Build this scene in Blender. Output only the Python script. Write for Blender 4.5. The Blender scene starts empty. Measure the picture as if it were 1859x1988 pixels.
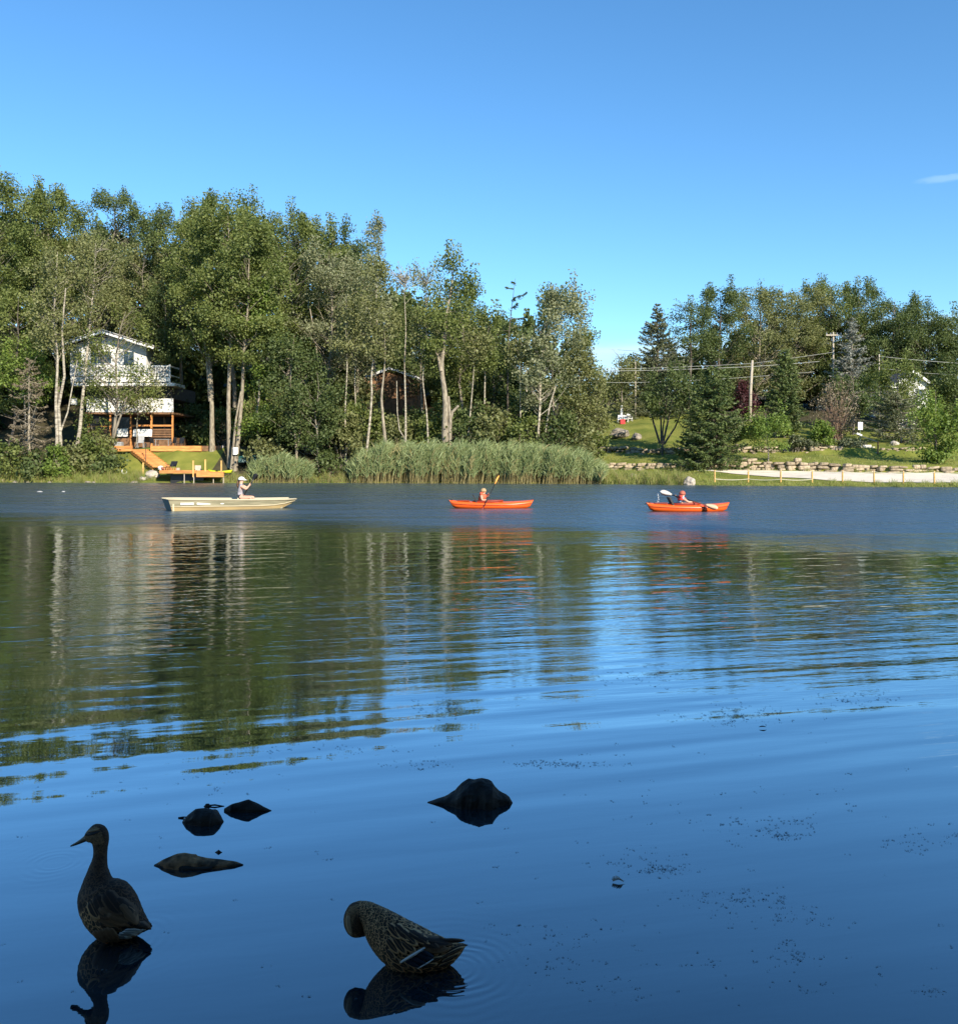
import bpy, bmesh, math, random
import numpy as np
from mathutils import Vector, Matrix, noise as mnoise

# ---------------------------------------------------------------- view constants
F, CX, HY, CH = 1719.0, 929.5, 900.0, 1.56      # focal length, centre, horizon in picture units; eye height in metres
SC = bpy.context.scene
COL = SC.collection
PI = math.pi

# ---------------------------------------------------------------- camera
cam_d = bpy.data.cameras.new('camera')
cam_d.sensor_fit = 'HORIZONTAL'
cam_d.sensor_width = 36.0
cam_d.lens = 36.0 * F / 1859.0
cam_d.shift_y = -94.5 / 1859.0
cam_d.clip_start = 0.05
cam_d.clip_end = 3000.0
cam = bpy.data.objects.new('camera', cam_d)
cam.location = (0, 0, CH)
cam.rotation_euler = (PI / 2, 0, 0)
COL.objects.link(cam)
SC.camera = cam

# ---------------------------------------------------------------- sky, sun, exposure
SUN_EL, SUN_AZ = math.radians(27), math.radians(30)      # azimuth measured to the right of straight behind the camera
SUN_DIR = Vector((math.sin(SUN_AZ) * math.cos(SUN_EL), -math.cos(SUN_AZ) * math.cos(SUN_EL), math.sin(SUN_EL)))
world = bpy.data.worlds.new('World')
SC.world = world
world.use_nodes = True
wn, wl = world.node_tree.nodes, world.node_tree.links
wn.clear()
w_out = wn.new('ShaderNodeOutputWorld')
w_bg = wn.new('ShaderNodeBackground')
w_bg.inputs['Strength'].default_value = 0.15
w_sky = wn.new('ShaderNodeTexSky')
w_sky.sky_type = 'NISHITA'
w_sky.sun_disc = False
w_sky.sun_elevation = SUN_EL
w_sky.sun_rotation = math.atan2(SUN_DIR.x, SUN_DIR.y)
w_sky.air_density = 1.0
w_sky.dust_density = 0.0
w_sky.ozone_density = 2.0
w_hsv = wn.new('ShaderNodeHueSaturation')
w_hsv.inputs['Saturation'].default_value = 1.1
w_hsv.inputs['Value'].default_value = 1.0
w_tint = wn.new('ShaderNodeMixRGB')
w_tint.blend_type = 'MULTIPLY'
w_tint.inputs[0].default_value = 1.0
w_tint.inputs[2].default_value = (0.64, 0.82, 0.94, 1)
wl.new(w_sky.outputs[0], w_tint.inputs[1])
wl.new(w_tint.outputs[0], w_hsv.inputs['Color'])
# thin clouds: a low bank near the horizon and one wisp higher up on the right
w_tc = wn.new('ShaderNodeTexCoord')
w_sep = wn.new('ShaderNodeSeparateXYZ')
wl.new(w_tc.outputs['Generated'], w_sep.inputs[0])

def wmath(op, a, b=None, c=None):
    n = wn.new('ShaderNodeMath')
    n.operation = op
    for i, v in enumerate((a, b, c)):
        if v is None:
            continue
        if isinstance(v, (int, float)):
            n.inputs[i].default_value = v
        else:
            wl.new(v, n.inputs[i])
    return n.outputs[0]

def wnoise(scale, det):
    mp = wn.new('ShaderNodeMapping')
    mp.inputs['Scale'].default_value = scale
    wl.new(w_tc.outputs['Generated'], mp.inputs[0])
    n = wn.new('ShaderNodeTexNoise')
    n.inputs['Scale'].default_value = 1.0
    n.inputs['Detail'].default_value = det
    wl.new(mp.outputs[0], n.inputs['Vector'])
    return n.outputs[0]

def wrange(v, a, b, c, d):
    n = wn.new('ShaderNodeMapRange')
    n.interpolation_type = 'SMOOTHSTEP'
    wl.new(v, n.inputs[0])
    for i, x in enumerate((a, b, c, d)):
        n.inputs[i + 1].default_value = x
    return n.outputs[0]

wz, wx, wy = w_sep.outputs['Z'], w_sep.outputs['X'], w_sep.outputs['Y']
edge = wmath('ADD', wz, wmath('MULTIPLY', wmath('SUBTRACT', wnoise((5, 5, 26), 5), 0.5), 0.05))
bank = wmath('MULTIPLY', wrange(edge, 0.128, 0.147, 0.85, 0.0), wrange(wnoise((8, 8, 60), 6), 0.35, 0.7, 0.55, 1.0))
wisp_d = wmath('ADD', wmath('POWER', wmath('DIVIDE', wmath('SUBTRACT', wx, 0.452), 0.028), 2.0),
               wmath('POWER', wmath('DIVIDE', wmath('SUBTRACT', wz, 0.2745), 0.0045), 2.0))
wisp = wmath('MULTIPLY', wrange(wisp_d, 0.0, 1.3, 0.24, 0.0), wrange(wnoise((40, 40, 170), 5), 0.35, 0.6, 0.0, 1.0))
cl = wmath('MAXIMUM', bank, wisp)
w_mix = wn.new('ShaderNodeMixRGB')
wl.new(cl, w_mix.inputs[0])
wl.new(w_hsv.outputs[0], w_mix.inputs[1])
w_mix.inputs[2].default_value = (3.3, 4.5, 5.5, 1)
wl.new(w_mix.outputs[0], w_bg.inputs['Color'])
wl.new(w_bg.outputs[0], w_out.inputs['Surface'])

sun_d = bpy.data.lights.new('sun', 'SUN')
sun_d.energy = 5.0
sun_d.angle = math.radians(0.53)
sun_d.color = (1.0, 0.90, 0.74)
sun = bpy.data.objects.new('sun', sun_d)
sun.rotation_euler = (-SUN_DIR).to_track_quat('-Z', 'Y').to_euler()
sun.location = SUN_DIR * 200
COL.objects.link(sun)

SC.view_settings.view_transform = 'Standard'
SC.view_settings.look = 'None'
SC.view_settings.exposure = 0.65
SC.view_settings.gamma = 1.0
SC.view_settings.use_curve_mapping = False
SC.render.engine = 'CYCLES'
SC.cycles.max_bounces = 6
SC.cycles.diffuse_bounces = 3
SC.cycles.glossy_bounces = 3
SC.cycles.transmission_bounces = 3
SC.cycles.transparent_max_bounces = 4
SC.cycles.caustics_reflective = False
SC.cycles.caustics_refractive = False

# ---------------------------------------------------------------- helpers
def GX(x, Y):
    return (x - CX) / F * Y

def GZ(y, Y):
    return CH - (y - HY) / F * Y

def PT(x, y, Y):
    return Vector((GX(x, Y), Y, GZ(y, Y)))

def water_Y(y):
    return CH * F / (y - HY)

def tag(o, label=None, cat=None, group=None, kind=None):
    if label: o['label'] = label
    if cat: o['category'] = cat
    if group: o['group'] = group
    if kind: o['kind'] = kind
    return o

def thing(name, label, cat, loc=(0, 0, 0), rz=0.0, group=None):
    o = bpy.data.objects.new(name, None)
    o.empty_display_size = 0.3
    COL.objects.link(o)
    o.location = loc
    o.rotation_euler = (0, 0, rz)
    return tag(o, label, cat, group)

def link(name, me, parent=None, loc=None):
    o = bpy.data.objects.new(name, me)
    COL.objects.link(o)
    if parent is not None:
        o.parent = parent
    if loc is not None:
        o.location = loc
    return o

def np_mesh(name, V, Q, mats=(), smooth=False, mi=None, uv=None):
    """mesh from numpy arrays, all faces with the same number of corners"""
    V = np.asarray(V, dtype=np.float32).reshape(-1, 3)
    Q = np.asarray(Q, dtype=np.int32)
    me = bpy.data.meshes.new(name)
    k = Q.shape[1]
    me.vertices.add(len(V))
    me.vertices.foreach_set('co', V.ravel())
    me.loops.add(Q.size)
    me.loops.foreach_set('vertex_index', Q.ravel())
    me.polygons.add(len(Q))
    me.polygons.foreach_set('loop_start', np.arange(0, Q.size, k, dtype=np.int32))
    me.polygons.foreach_set('loop_total', np.full(len(Q), k, dtype=np.int32))
    if mi is not None:
        me.polygons.foreach_set('material_index', np.asarray(mi, dtype=np.int32))
    if smooth:
        me.polygons.foreach_set('use_smooth', np.ones(len(Q), dtype=bool))
    for m in (mats if isinstance(mats, (list, tuple)) else [mats]):
        me.materials.append(m)
    if uv is not None:
        l = me.uv_layers.new(name='uv')
        l.data.foreach_set('uv', np.asarray(uv, dtype=np.float32)[Q.ravel()].ravel())
    me.update(calc_edges=True)
    me.validate()
    return me

class MB:
    """collects simple solids; build() links them as ONE mesh object"""
    def __init__(s):
        s.v, s.f, s.m = [], [], []
    def add(s, V, Fs, m=0):
        b = len(s.v)
        s.v += [tuple(p) for p in V]
        for f in Fs:
            s.f.append([i + b for i in f]); s.m.append(m)
    def box(s, c, d, rz=0.0, m=0, R=None, taper=1.0):
        hx, hy, hz = d[0] / 2, d[1] / 2, d[2] / 2
        P = []
        for z, t in ((-hz, 1.0), (hz, taper)):
            for x, y in ((-hx, -hy), (hx, -hy), (hx, hy), (-hx, hy)):
                P.append(Vector((x * t, y * t, z)))
        M = R if R is not None else Matrix.Rotation(rz, 3, 'Z')
        c = Vector(c)
        s.add([M @ p + c for p in P], [(3, 2, 1, 0), (4, 5, 6, 7), (0, 1, 5, 4), (1, 2, 6, 5), (2, 3, 7, 6), (3, 0, 4, 7)], m)
    def bar(s, a, b, w, h, m=0):
        a, b = Vector(a), Vector(b)
        d = b - a
        L = d.length
        if L < 1e-6: return
        z = d / L
        x = Vector((0, 0, 1)).cross(z)
        if x.length < 1e-3: x = Vector((1, 0, 0))
        x.normalize()
        y = z.cross(x)
        R = Matrix((x, y, z)).transposed()
        s.box((a + b) / 2, (w, h, L), m=m, R=R)
    def tube(s, pts, rad, n=8, m=0, caps=True):
        V, Q = tube_np(np.array([tuple(p) for p in pts], float), np.array(rad if hasattr(rad, '__len__') else [rad] * len(pts), float), n)
        Fs = [tuple(q) for q in Q]
        if caps:
            k = len(pts)
            Fs.append(tuple(range(n - 1, -1, -1)))
            Fs.append(tuple((k - 1) * n + i for i in range(n)))
        s.add(V, Fs, m)
    def loft(s, rings, m=0, closed=True, caps=True):
        n = len(rings[0])
        V = [p for r in rings for p in r]
        Fs = []
        for i in range(len(rings) - 1):
            for j in range(n if closed else n - 1):
                a, b = i * n + j, i * n + (j + 1) % n
                Fs.append((a, b, b + n, a + n))
        if caps:
            Fs.append(tuple(range(n - 1, -1, -1)))
            Fs.append(tuple((len(rings) - 1) * n + j for j in range(n)))
        s.add(V, Fs, m)
    def mesh(s, name, mats, smooth=False):
        me = bpy.data.meshes.new(name)
        me.from_pydata(s.v, [], s.f)
        for x in (mats if isinstance(mats, (list, tuple)) else [mats]):
            me.materials.append(x)
        me.polygons.foreach_set('material_index', s.m)
        if smooth:
            me.polygons.foreach_set('use_smooth', [True] * len(s.f))
        me.update()
        bm = bmesh.new(); bm.from_mesh(me)
        bmesh.ops.recalc_face_normals(bm, faces=bm.faces)
        bm.to_mesh(me); bm.free()
        return me
    def build(s, name, mats, parent=None, smooth=False, loc=None):
        return link(name, s.mesh(name, mats, smooth), parent, loc)

def tube_np(P, R, n=6):
    k = len(P)
    T = np.gradient(P, axis=0)
    T /= np.linalg.norm(T, axis=1)[:, None] + 1e-9
    ref = np.array([1.0, 0.0, 0.0]) if abs(T[:, 0]).mean() < 0.8 else np.array([0.0, 1.0, 0.0])
    A = np.cross(T, ref); A /= np.linalg.norm(A, axis=1)[:, None] + 1e-9
    B = np.cross(T, A)
    th = np.arange(n) * 2 * PI / n
    V = P[:, None, :] + R[:, None, None] * (np.cos(th)[None, :, None] * A[:, None, :] + np.sin(th)[None, :, None] * B[:, None, :])
    V = V.reshape(-1, 3)
    i = np.arange(k - 1)[:, None] * n
    j = np.arange(n)[None, :]
    a = i + j; b = i + (j + 1) % n
    Q = np.stack([a, b, b + n, a + n], -1).reshape(-1, 4)
    return V, Q

class NB:
    """numpy collector of quads"""
    def __init__(s):
        s.V, s.Q, s.n = [], [], 0
    def add(s, V, Q):
        s.V.append(V); s.Q.append(Q + s.n); s.n += len(V)
    def tube(s, P, R, n=5):
        s.add(*tube_np(np.asarray(P, float), np.asarray(R, float), n))
    def arrays(s):
        return np.concatenate(s.V), np.concatenate(s.Q)

# ---------------------------------------------------------------- materials
MATS = {}
def mat(name, color, rough=0.7, var=0.0, vscale=4.0, bump=0.0, bscale=20.0, color2=None, metal=0.0, spec=0.5, stretch=(1, 1, 1), island=0.0, detail=5.0):
    if name in MATS: return MATS[name]
    m = bpy.data.materials.new(name)
    m.use_nodes = True
    nt = m.node_tree
    N, L = nt.nodes, nt.links
    b = N['Principled BSDF']
    b.inputs['Roughness'].default_value = rough
    b.inputs['Metallic'].default_value = metal
    b.inputs['Specular IOR Level'].default_value = spec
    c = tuple(color) + (1,)
    b.inputs['Base Color'].default_value = c
    tc = N.new('ShaderNodeTexCoord')
    mp = N.new('ShaderNodeMapping')
    mp.inputs['Scale'].default_value = stretch
    L.new(tc.outputs['Object'], mp.inputs[0])
    last = None
    if var > 0 or color2 is not None:
        n = N.new('ShaderNodeTexNoise')
        n.inputs['Scale'].default_value = vscale
        n.inputs['Detail'].default_value = detail
        L.new(mp.outputs[0], n.inputs['Vector'])
        r = N.new('ShaderNodeValToRGB')
        r.color_ramp.elements[0].position = 0.36
        r.color_ramp.elements[1].position = 0.64
        if color2 is not None:
            r.color_ramp.elements[0].color = c
            r.color_ramp.elements[1].color = tuple(color2) + (1,)
        else:
            r.color_ramp.elements[0].color = tuple(x * (1 - var) for x in color) + (1,)
            r.color_ramp.elements[1].color = tuple(min(1, x * (1 + var)) for x in color) + (1,)
        L.new(n.outputs[0], r.inputs[0])
        last = r.outputs[0]
    if island > 0:
        g = N.new('ShaderNodeNewGeometry')
        oi = N.new('ShaderNodeObjectInfo')
        ad = N.new('ShaderNodeMath'); ad.operation = 'ADD'
        L.new(g.outputs['Random Per Island'], ad.inputs[0]); L.new(oi.outputs['Random'], ad.inputs[1])
        fr = N.new('ShaderNodeMath'); fr.operation = 'FRACT'
        L.new(ad.outputs[0], fr.inputs[0])
        mr = N.new('ShaderNodeMapRange')
        mr.inputs[3].default_value = 1 - island; mr.inputs[4].default_value = 1 + island
        L.new(fr.outputs[0], mr.inputs[0])
        mx = N.new('ShaderNodeVectorMath'); mx.operation = 'SCALE'
        if last is not None: L.new(last, mx.inputs[0])
        else: mx.inputs[0].default_value = color
        L.new(mr.outputs[0], mx.inputs['Scale'])
        last = mx.outputs[0]
    if last is not None:
        L.new(last, b.inputs['Base Color'])
    if bump > 0:
        n2 = N.new('ShaderNodeTexNoise')
        n2.inputs['Scale'].default_value = bscale
        n2.inputs['Detail'].default_value = 6
        L.new(mp.outputs[0], n2.inputs['Vector'])
        bp = N.new('ShaderNodeBump')
        bp.inputs['Strength'].default_value = 1.0
        bp.inputs['Distance'].default_value = bump
        L.new(n2.outputs[0], bp.inputs['Height'])
        L.new(bp.outputs[0], b.inputs['Normal'])
    MATS[name] = m
    return m

def leaf_mat(name, ca, cb, trans=0.3, rough=0.55):
    """leaf colour varies from leaf to leaf between ca and cb, with some light passing through"""
    if name in MATS: return MATS[name]
    m = bpy.data.materials.new(name)
    m.use_nodes = True
    N, L = m.node_tree.nodes, m.node_tree.links
    b = N['Principled BSDF']
    b.inputs['Roughness'].default_value = rough
    b.inputs['Specular IOR Level'].default_value = 0.35
    g = N.new('ShaderNodeNewGeometry')
    tc = N.new('ShaderNodeTexCoord')
    n = N.new('ShaderNodeTexNoise')
    n.inputs['Scale'].default_value = 0.45
    n.inputs['Detail'].default_value = 2
    L.new(tc.outputs['Object'], n.inputs['Vector'])
    a = N.new('ShaderNodeMath'); a.operation = 'MULTIPLY_ADD'
    L.new(n.outputs[0], a.inputs[0]); a.inputs[1].default_value = 1.1; a.inputs[2].default_value = -0.3
    a2 = N.new('ShaderNodeMath'); a2.operation = 'MULTIPLY_ADD'
    L.new(g.outputs['Random Per Island'], a2.inputs[0]); a2.inputs[1].default_value = 0.5
    L.new(a.outputs[0], a2.inputs[2])
    r = N.new('ShaderNodeValToRGB')
    r.color_ramp.elements[0].position = 0.15; r.color_ramp.elements[0].color = tuple(ca) + (1,)
    r.color_ramp.elements[1].position = 0.85; r.color_ramp.elements[1].color = tuple(cb) + (1,)
    L.new(a2.outputs[0], r.inputs[0])
    L.new(r.outputs[0], b.inputs['Base Color'])
    t = N.new('ShaderNodeBsdfTranslucent')
    tcol = N.new('ShaderNodeVectorMath'); tcol.operation = 'MULTIPLY'
    L.new(r.outputs[0], tcol.inputs[0]); tcol.inputs[1].default_value = (1.25, 1.3, 0.6)
    L.new(tcol.outputs[0], t.inputs['Color'])
    mx = N.new('ShaderNodeMixShader'); mx.inputs[0].default_value = trans
    L.new(b.outputs[0], mx.inputs[1]); L.new(t.outputs[0], mx.inputs[2])
    L.new(mx.outputs[0], N['Material Output'].inputs['Surface'])
    MATS[name] = m
    return m

def bark_mat(name, ca, cb, scale=(3, 3, 1.2), spots=None):
    if name in MATS: return MATS[name]
    m = mat(name, ca, 0.85, color2=cb, vscale=2.2, bump=0.03, bscale=6.0, stretch=scale)
    return m

WHITE = mat('white_paint', (0.78, 0.77, 0.73), 0.55, var=0.05, vscale=1.5)
SIDING = mat('white_siding', (0.74, 0.73, 0.68), 0.6, var=0.06, vscale=0.8, bump=0.01, bscale=9, stretch=(0.2, 0.2, 8))
ORANGE_WOOD = mat('orange_stained_wood', (0.62, 0.26, 0.075), 0.65, var=0.22, vscale=3.0, stretch=(0.6, 2, 3), bump=0.006, island=0.15)
YELLOW_WOOD = mat('yellow_new_wood', (0.66, 0.40, 0.13), 0.65, var=0.15, vscale=3.0)
BROWN_WOOD = mat('brown_wood', (0.20, 0.105, 0.05), 0.75, var=0.3, vscale=3.0, island=0.2)
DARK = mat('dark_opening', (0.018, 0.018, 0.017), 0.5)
SCREEN = mat('dark_screen', (0.03, 0.033, 0.035), 0.25)
BLACK = mat('black_plastic', (0.018, 0.018, 0.02), 0.45)
GREY_FAB = mat('grey_fabric', (0.33, 0.33, 0.33), 0.8, var=0.1)
TAN_FAB = mat('tan_fabric', (0.48, 0.37, 0.29), 0.8, var=0.08)
ROOFM = mat('grey_shingles', (0.13, 0.125, 0.12), 0.9, var=0.25, vscale=6, bump=0.01, bscale=14)
GLASS = mat('window_glass', (0.05, 0.07, 0.075), 0.06, spec=0.8)
STEEL = mat('galvanised_steel', (0.5, 0.5, 0.5), 0.45, metal=0.6)
POLEWOOD = mat('weathered_pole_wood', (0.42, 0.36, 0.28), 0.85, var=0.2, vscale=3, stretch=(4, 4, 0.6), bump=0.01)
CABLE = mat('pale_cable', (0.42, 0.42, 0.38), 0.5)
STONE = mat('tan_wall_stone', (0.36, 0.285, 0.19), 0.9, var=0.35, vscale=2.2, bump=0.05, bscale=5, island=0.32)
BOULDER = mat('pale_boulder', (0.46, 0.40, 0.33), 0.9, var=0.28, vscale=2.0, bump=0.06, bscale=4)
STEPSTONE = mat('pale_step_stone', (0.56, 0.52, 0.44), 0.85, var=0.12, vscale=2)
SAND = mat('pale_sand', (0.76, 0.66, 0.52), 0.95, var=0.06, vscale=0.9, bump=0.03, bscale=2.5)
RED = mat('red_plastic', (0.55, 0.03, 0.03), 0.45)
# ================================================================ GROUND AND WATER
SHX = [-220, -60, -39, -10, 9, 17, 31.5, 60, 120, 220]
SHY = [84, 74.5, 72.5, 70.3, 67.2, 62.6, 58.3, 54, 48, 44]
def shore(X):
    return np.interp(X, SHX, SHY) + 0.22 * np.sin(np.asarray(X) * 1.7) + 0.12 * np.sin(np.asarray(X) * 4.3 + 1)

PS = {  # inland distance -> height, per station
    'L': ([-40, -4, -0.4, 0.3, 1.2, 4.5, 8.0, 9.0, 16, 24, 40, 60, 90, 300], [-1.6, -1.0, -0.12, 0.16, 0.35, 0.95, 2.65, 3.0, 3.15, 3.8, 10.0, 17, 22, 26]),
    'M': ([-40, -4, -0.4, 0.3, 3, 10, 25, 40, 60, 100, 300], [-1.6, -1.0, -0.12, 0.1, 0.4, 1.7, 5.0, 10.5, 17, 21, 26]),
    'R': ([-40, -4, -0.4, 0.3, 1.5, 3, 9.2, 9.7, 10.2, 17.0, 17.45, 17.9, 24, 30, 45, 60, 100, 300], [-1.6, -0.8, -0.1, 0.07, 0.22, 0.36, 0.98, 1.06, 1.74, 2.42, 2.44, 3.02, 4.2, 5.6, 8.4, 9.5, 14, 26]),
    'E': ([-40, -4, -0.4, 0.3, 1.5, 3, 9.0, 9.5, 10.0, 16.0, 16.5, 17.0, 24, 45, 60, 100, 300], [-1.6, -0.8, -0.1, 0.07, 0.16, 0.25, 0.74, 0.78, 1.30, 2.1, 2.12, 2.8, 3.7, 6.4, 8.5, 14, 26]),
}
STX = [-16.0, -9.0, 4.0, 9.5, 22.0, 33.0]
STK = ['L', 'M', 'M', 'R', 'R', 'E']
def height(X, Y):
    X = np.asarray(X, float); Y = np.asarray(Y, float)
    s = Y - shore(X)
    H = np.stack([np.interp(s, *PS[k]) for k in STK])
    u = np.interp(X, STX, np.arange(len(STX)))
    i = np.clip(np.floor(u).astype(int), 0, len(STX) - 2)
    f = u - i
    f = f * f * (3 - 2 * f)
    Hi = np.take_along_axis(H, i[None], 0)[0]
    Hj = np.take_along_axis(H, (i + 1)[None], 0)[0]
    z = Hi * (1 - f) + Hj * f
    bumpy = np.clip((s - 1) / 6, 0, 1) * 0.06
    return z + bumpy * (np.sin(X * 0.9 + Y * 0.5) + np.sin(X * 0.37 - Y * 0.8))

def hz(X, Y):
    return float(height(np.array([X]), np.array([Y]))[0])

GRASS = mat('lawn_grass', (0.150, 0.182, 0.030), 0.9, color2=(0.265, 0.265, 0.054), vscale=0.55, bump=0.06, bscale=30, spec=0.2, detail=9.0)
FLOOR = mat('forest_floor', (0.05, 0.042, 0.025), 0.95, color2=(0.085, 0.075, 0.035), vscale=0.9, bump=0.08, bscale=5, spec=0.2)
MUD = mat('near_bank_earth', (0.06, 0.05, 0.035), 0.95, var=0.3, bump=0.02, bscale=8)

xs = np.concatenate([np.arange(-220, -54, 8), np.arange(-54, 54, 0.6), np.arange(54, 228, 8)])
ss = np.concatenate([[-12, -6, -3], np.arange(-1.6, 30, 0.4), np.arange(30, 60, 2), np.arange(60, 330, 15)])
XX, S_ = np.meshgrid(xs, ss)
YY = S_ + shore(XX)
ZZ = height(XX, YY)
nx, ns = len(xs), len(ss)
ii = (np.arange(ns - 1)[:, None] * nx + np.arange(nx - 1)[None, :])
Q = np.stack([ii, ii + 1, ii + 1 + nx, ii + nx], -1).reshape(-1, 4)
V = np.stack([XX, YY, ZZ], -1).reshape(-1, 3)
cxf, cyf = V[Q][:, :, 0].mean(1), V[Q][:, :, 1].mean(1)
sf = cyf - shore(cxf)
upx = cxf / cyf * F + CX
wob = 8 * np.sin(cyf * 1.3) + 5 * np.sin(cxf * 2.1)
lawn_r = (upx > 1150 + wob) & (sf < 42 + wob * 0.4)
lawn_l = (upx > 205 + wob) & (upx < 395 + (sf * 4) + wob) & (sf < 9.0) & (sf > 1.5)
edge_strip = (sf < 2.2)
mi = np.where(lawn_r | lawn_l | edge_strip, 0, 1)
tag(link('ground', np_mesh('ground', V, Q, [GRASS, FLOOR], True, mi)), kind='structure')

# near bank under and behind the viewer
def near_z(X, Y):
    return np.interp(-Y, [-2.2, -1.2, -0.3, 1, 6, 40], [-0.7, -0.06, 0.12, 0.25, 0.9, 3.0]) + 0.03 * np.sin(X * 2.3 + Y)
gx, gy = np.meshgrid(np.arange(-60, 61, 1.0), np.concatenate([np.arange(-40, -3, 2.0), np.arange(-3, 2.3, 0.3)]))
nn = gx.shape[1]
ii = (np.arange(gx.shape[0] - 1)[:, None] * nn + np.arange(nn - 1)[None, :])
Q = np.stack([ii, ii + 1, ii + 1 + nn, ii + nn], -1).reshape(-1, 4)
tag(link('near_bank', np_mesh('near_bank', np.stack([gx, gy, near_z(gx, gy)], -1), Q, MUD, True)), kind='structure')

# ---------------------------------------------------------------- water
RIPPLE_C = [(GX(880, 2.735), 2.735, 0.021), (GX(250, 2.9), 2.9, 0.006), (GX(108, 3.45), 3.45, 0.006)]
def water_material():
    m = bpy.data.materials.new('lake_water')
    m.use_nodes = True
    nt = m.node_tree
    N, L = nt.nodes, nt.links
    N.clear()
    out = N.new('ShaderNodeOutputMaterial')
    geo = N.new('ShaderNodeNewGeometry')
    sep = N.new('ShaderNodeSeparateXYZ')
    L.new(geo.outputs['Position'], sep.inputs[0])
    def mth(op, a, b=None, c=None):
        n = N.new('ShaderNodeMath'); n.operation = op
        for i, v in enumerate((a, b, c)):
            if v is None: continue
            if isinstance(v, (int, float)): n.inputs[i].default_value = v
            else: L.new(v, n.inputs[i])
        return n.outputs[0]
    def rng(v, a, b, c=0.0, d=1.0, smooth=True):
        n = N.new('ShaderNodeMapRange')
        if smooth: n.interpolation_type = 'SMOOTHSTEP'
        L.new(v, n.inputs[0])
        for i, x in enumerate((a, b, c, d)): n.inputs[i + 1].default_value = x
        return n.outputs[0]
    def noi(scale, rot=0.0, det=2.0, rough=0.5, dist=0.0, off=(0, 0, 0)):
        mp = N.new('ShaderNodeMapping'); mp.vector_type = 'POINT'
        r = N.new('ShaderNodeMapping')
        r.inputs['Rotation'].default_value = (0, 0, -rot)
        L.new(geo.outputs['Position'], r.inputs[0])
        mp.inputs['Scale'].default_value = (scale[0], scale[1], 1)
        mp.inputs['Location'].default_value = off
        L.new(r.outputs[0], mp.inputs[0])
        n = N.new('ShaderNodeTexNoise'); n.noise_dimensions = '2D'
        n.inputs['Scale'].default_value = 1.0
        n.inputs['Detail'].default_value = det
        n.inputs['Roughness'].default_value = rough
        n.inputs['Distortion'].default_value = dist
        L.new(mp.outputs[0], n.inputs['Vector'])
        return mth('SUBTRACT', n.outputs[0], 0.5)
    X, Y = sep.outputs['X'], sep.outputs['Y']
    # the wind-ruffled band begins along a slanting, ragged line
    wob = mth('MULTIPLY', noi((0.10, 0.9), 0.25, 5, .6), 9.0)
    d = mth('ADD', mth('ADD', Y, mth('MULTIPLY', X, 0.30)), wob)
    ruffled = mth('POWER', rng(d, 15.5, 24.0), 1.5)
    half = mth('MULTIPLY', rng(mth('ADD', mth('ADD', Y, mth('MULTIPLY', X, -0.42)), wob), 14.6, 15.6, 1, 0), rng(X, 3, 8))   # pale patch at right
    chop = mth('MULTIPLY', rng(noi((0.16, 0.8), 0.1, 4, .6, off=(2, 4, 0)), -.28, .22, .62, 1.0), mth('MAXIMUM', ruffled, mth('MULTIPLY', half, rng(Y, 15.0, 16.0, 0.0, 0.55))))
    # long slow waves
    A = mth('MULTIPLY', noi((0.36, 2.5), 0.30, 1.5), WAVE_A)
    A = mth('MULTIPLY', A, rng(Y, 3.2, 5.6, 0.22, 1.0))
    # mid ripples, strongest between 6 and 22 m
    B = mth('MULTIPLY', noi((1.0, 6.5), 0.2, 4.0, .6, off=(3, 7, 0)), WAVE_B)
    B = mth('MULTIPLY', B, mth('MULTIPLY', rng(Y, 4.6, 8.5, 0.06, 1.0), rng(Y, 9.0, 14.0, 1.0, 0.22)))
    C = mth('MULTIPLY', noi((4.0, 16.0), 0.1, 2.0, off=(13, 1, 0)), WAVE_C)
    C = mth('MULTIPLY', C, mth('MULTIPLY', rng(Y, 6.0, 10.0, 0.03, 1.0), rng(Y, 11.0, 16.0, 1.0, 0.5)))
    D = mth('MULTIPLY', noi((2.2, 9.0), 0.12, 4.0, 0.62, off=(5, 9, 0)), WAVE_D)
    D = mth('MULTIPLY', D, chop)
    E = mth('MULTIPLY', mth('MULTIPLY', noi((3.2, 1.25), 0.12, 4.0, .65, off=(9, 2, 0)), 0.075), chop)
    G = mth('MULTIPLY', noi((1.5, 2.5), 0.22, 3.0, .55, off=(1, 12, 0)), 0.0095)
    G = mth('MULTIPLY', G, mth('MULTIPLY', rng(Y, 6.0, 10.5, 0.0, 1.0), rng(Y, 16.0, 22.0, 1.0, 0.5)))
    h = mth('ADD', mth('ADD', mth('ADD', A, B), mth('ADD', C, D)), mth('ADD', E, G))
    for cx, cy, amp in RIPPLE_C:
        q = mth('SQRT', mth('ADD', mth('POWER', mth('SUBTRACT', X, cx), 2.0), mth('POWER', mth('SUBTRACT', Y, cy), 2.0)))
        q = mth('ADD', q, mth('MULTIPLY', noi((4, 4), 0, 2, off=(cx * 7, 1, 0)), 0.05))
        w = mth('MULTIPLY', mth('SINE', mth('MULTIPLY', mth('POWER', mth('MAXIMUM', q, 0.001), 0.8), 2 * PI / 0.042)), mth('EXPONENT', mth('MULTIPLY', q, -10.0)))
        w = mth('MULTIPLY', w, rng(q, 0.02, 0.09))
        w = mth('MULTIPLY', w, rng(noi((5, 9), 0.4, 2, off=(cx, 3, 0)), -.15, .12, .25, 1.0))
        h = mth('ADD', h, mth('MULTIPLY', w, amp * 0.03))
    bp = N.new('ShaderNodeBump')
    bp.inputs['Strength'].default_value = 1.0
    bp.inputs['Distance'].default_value = 1.0
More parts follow.
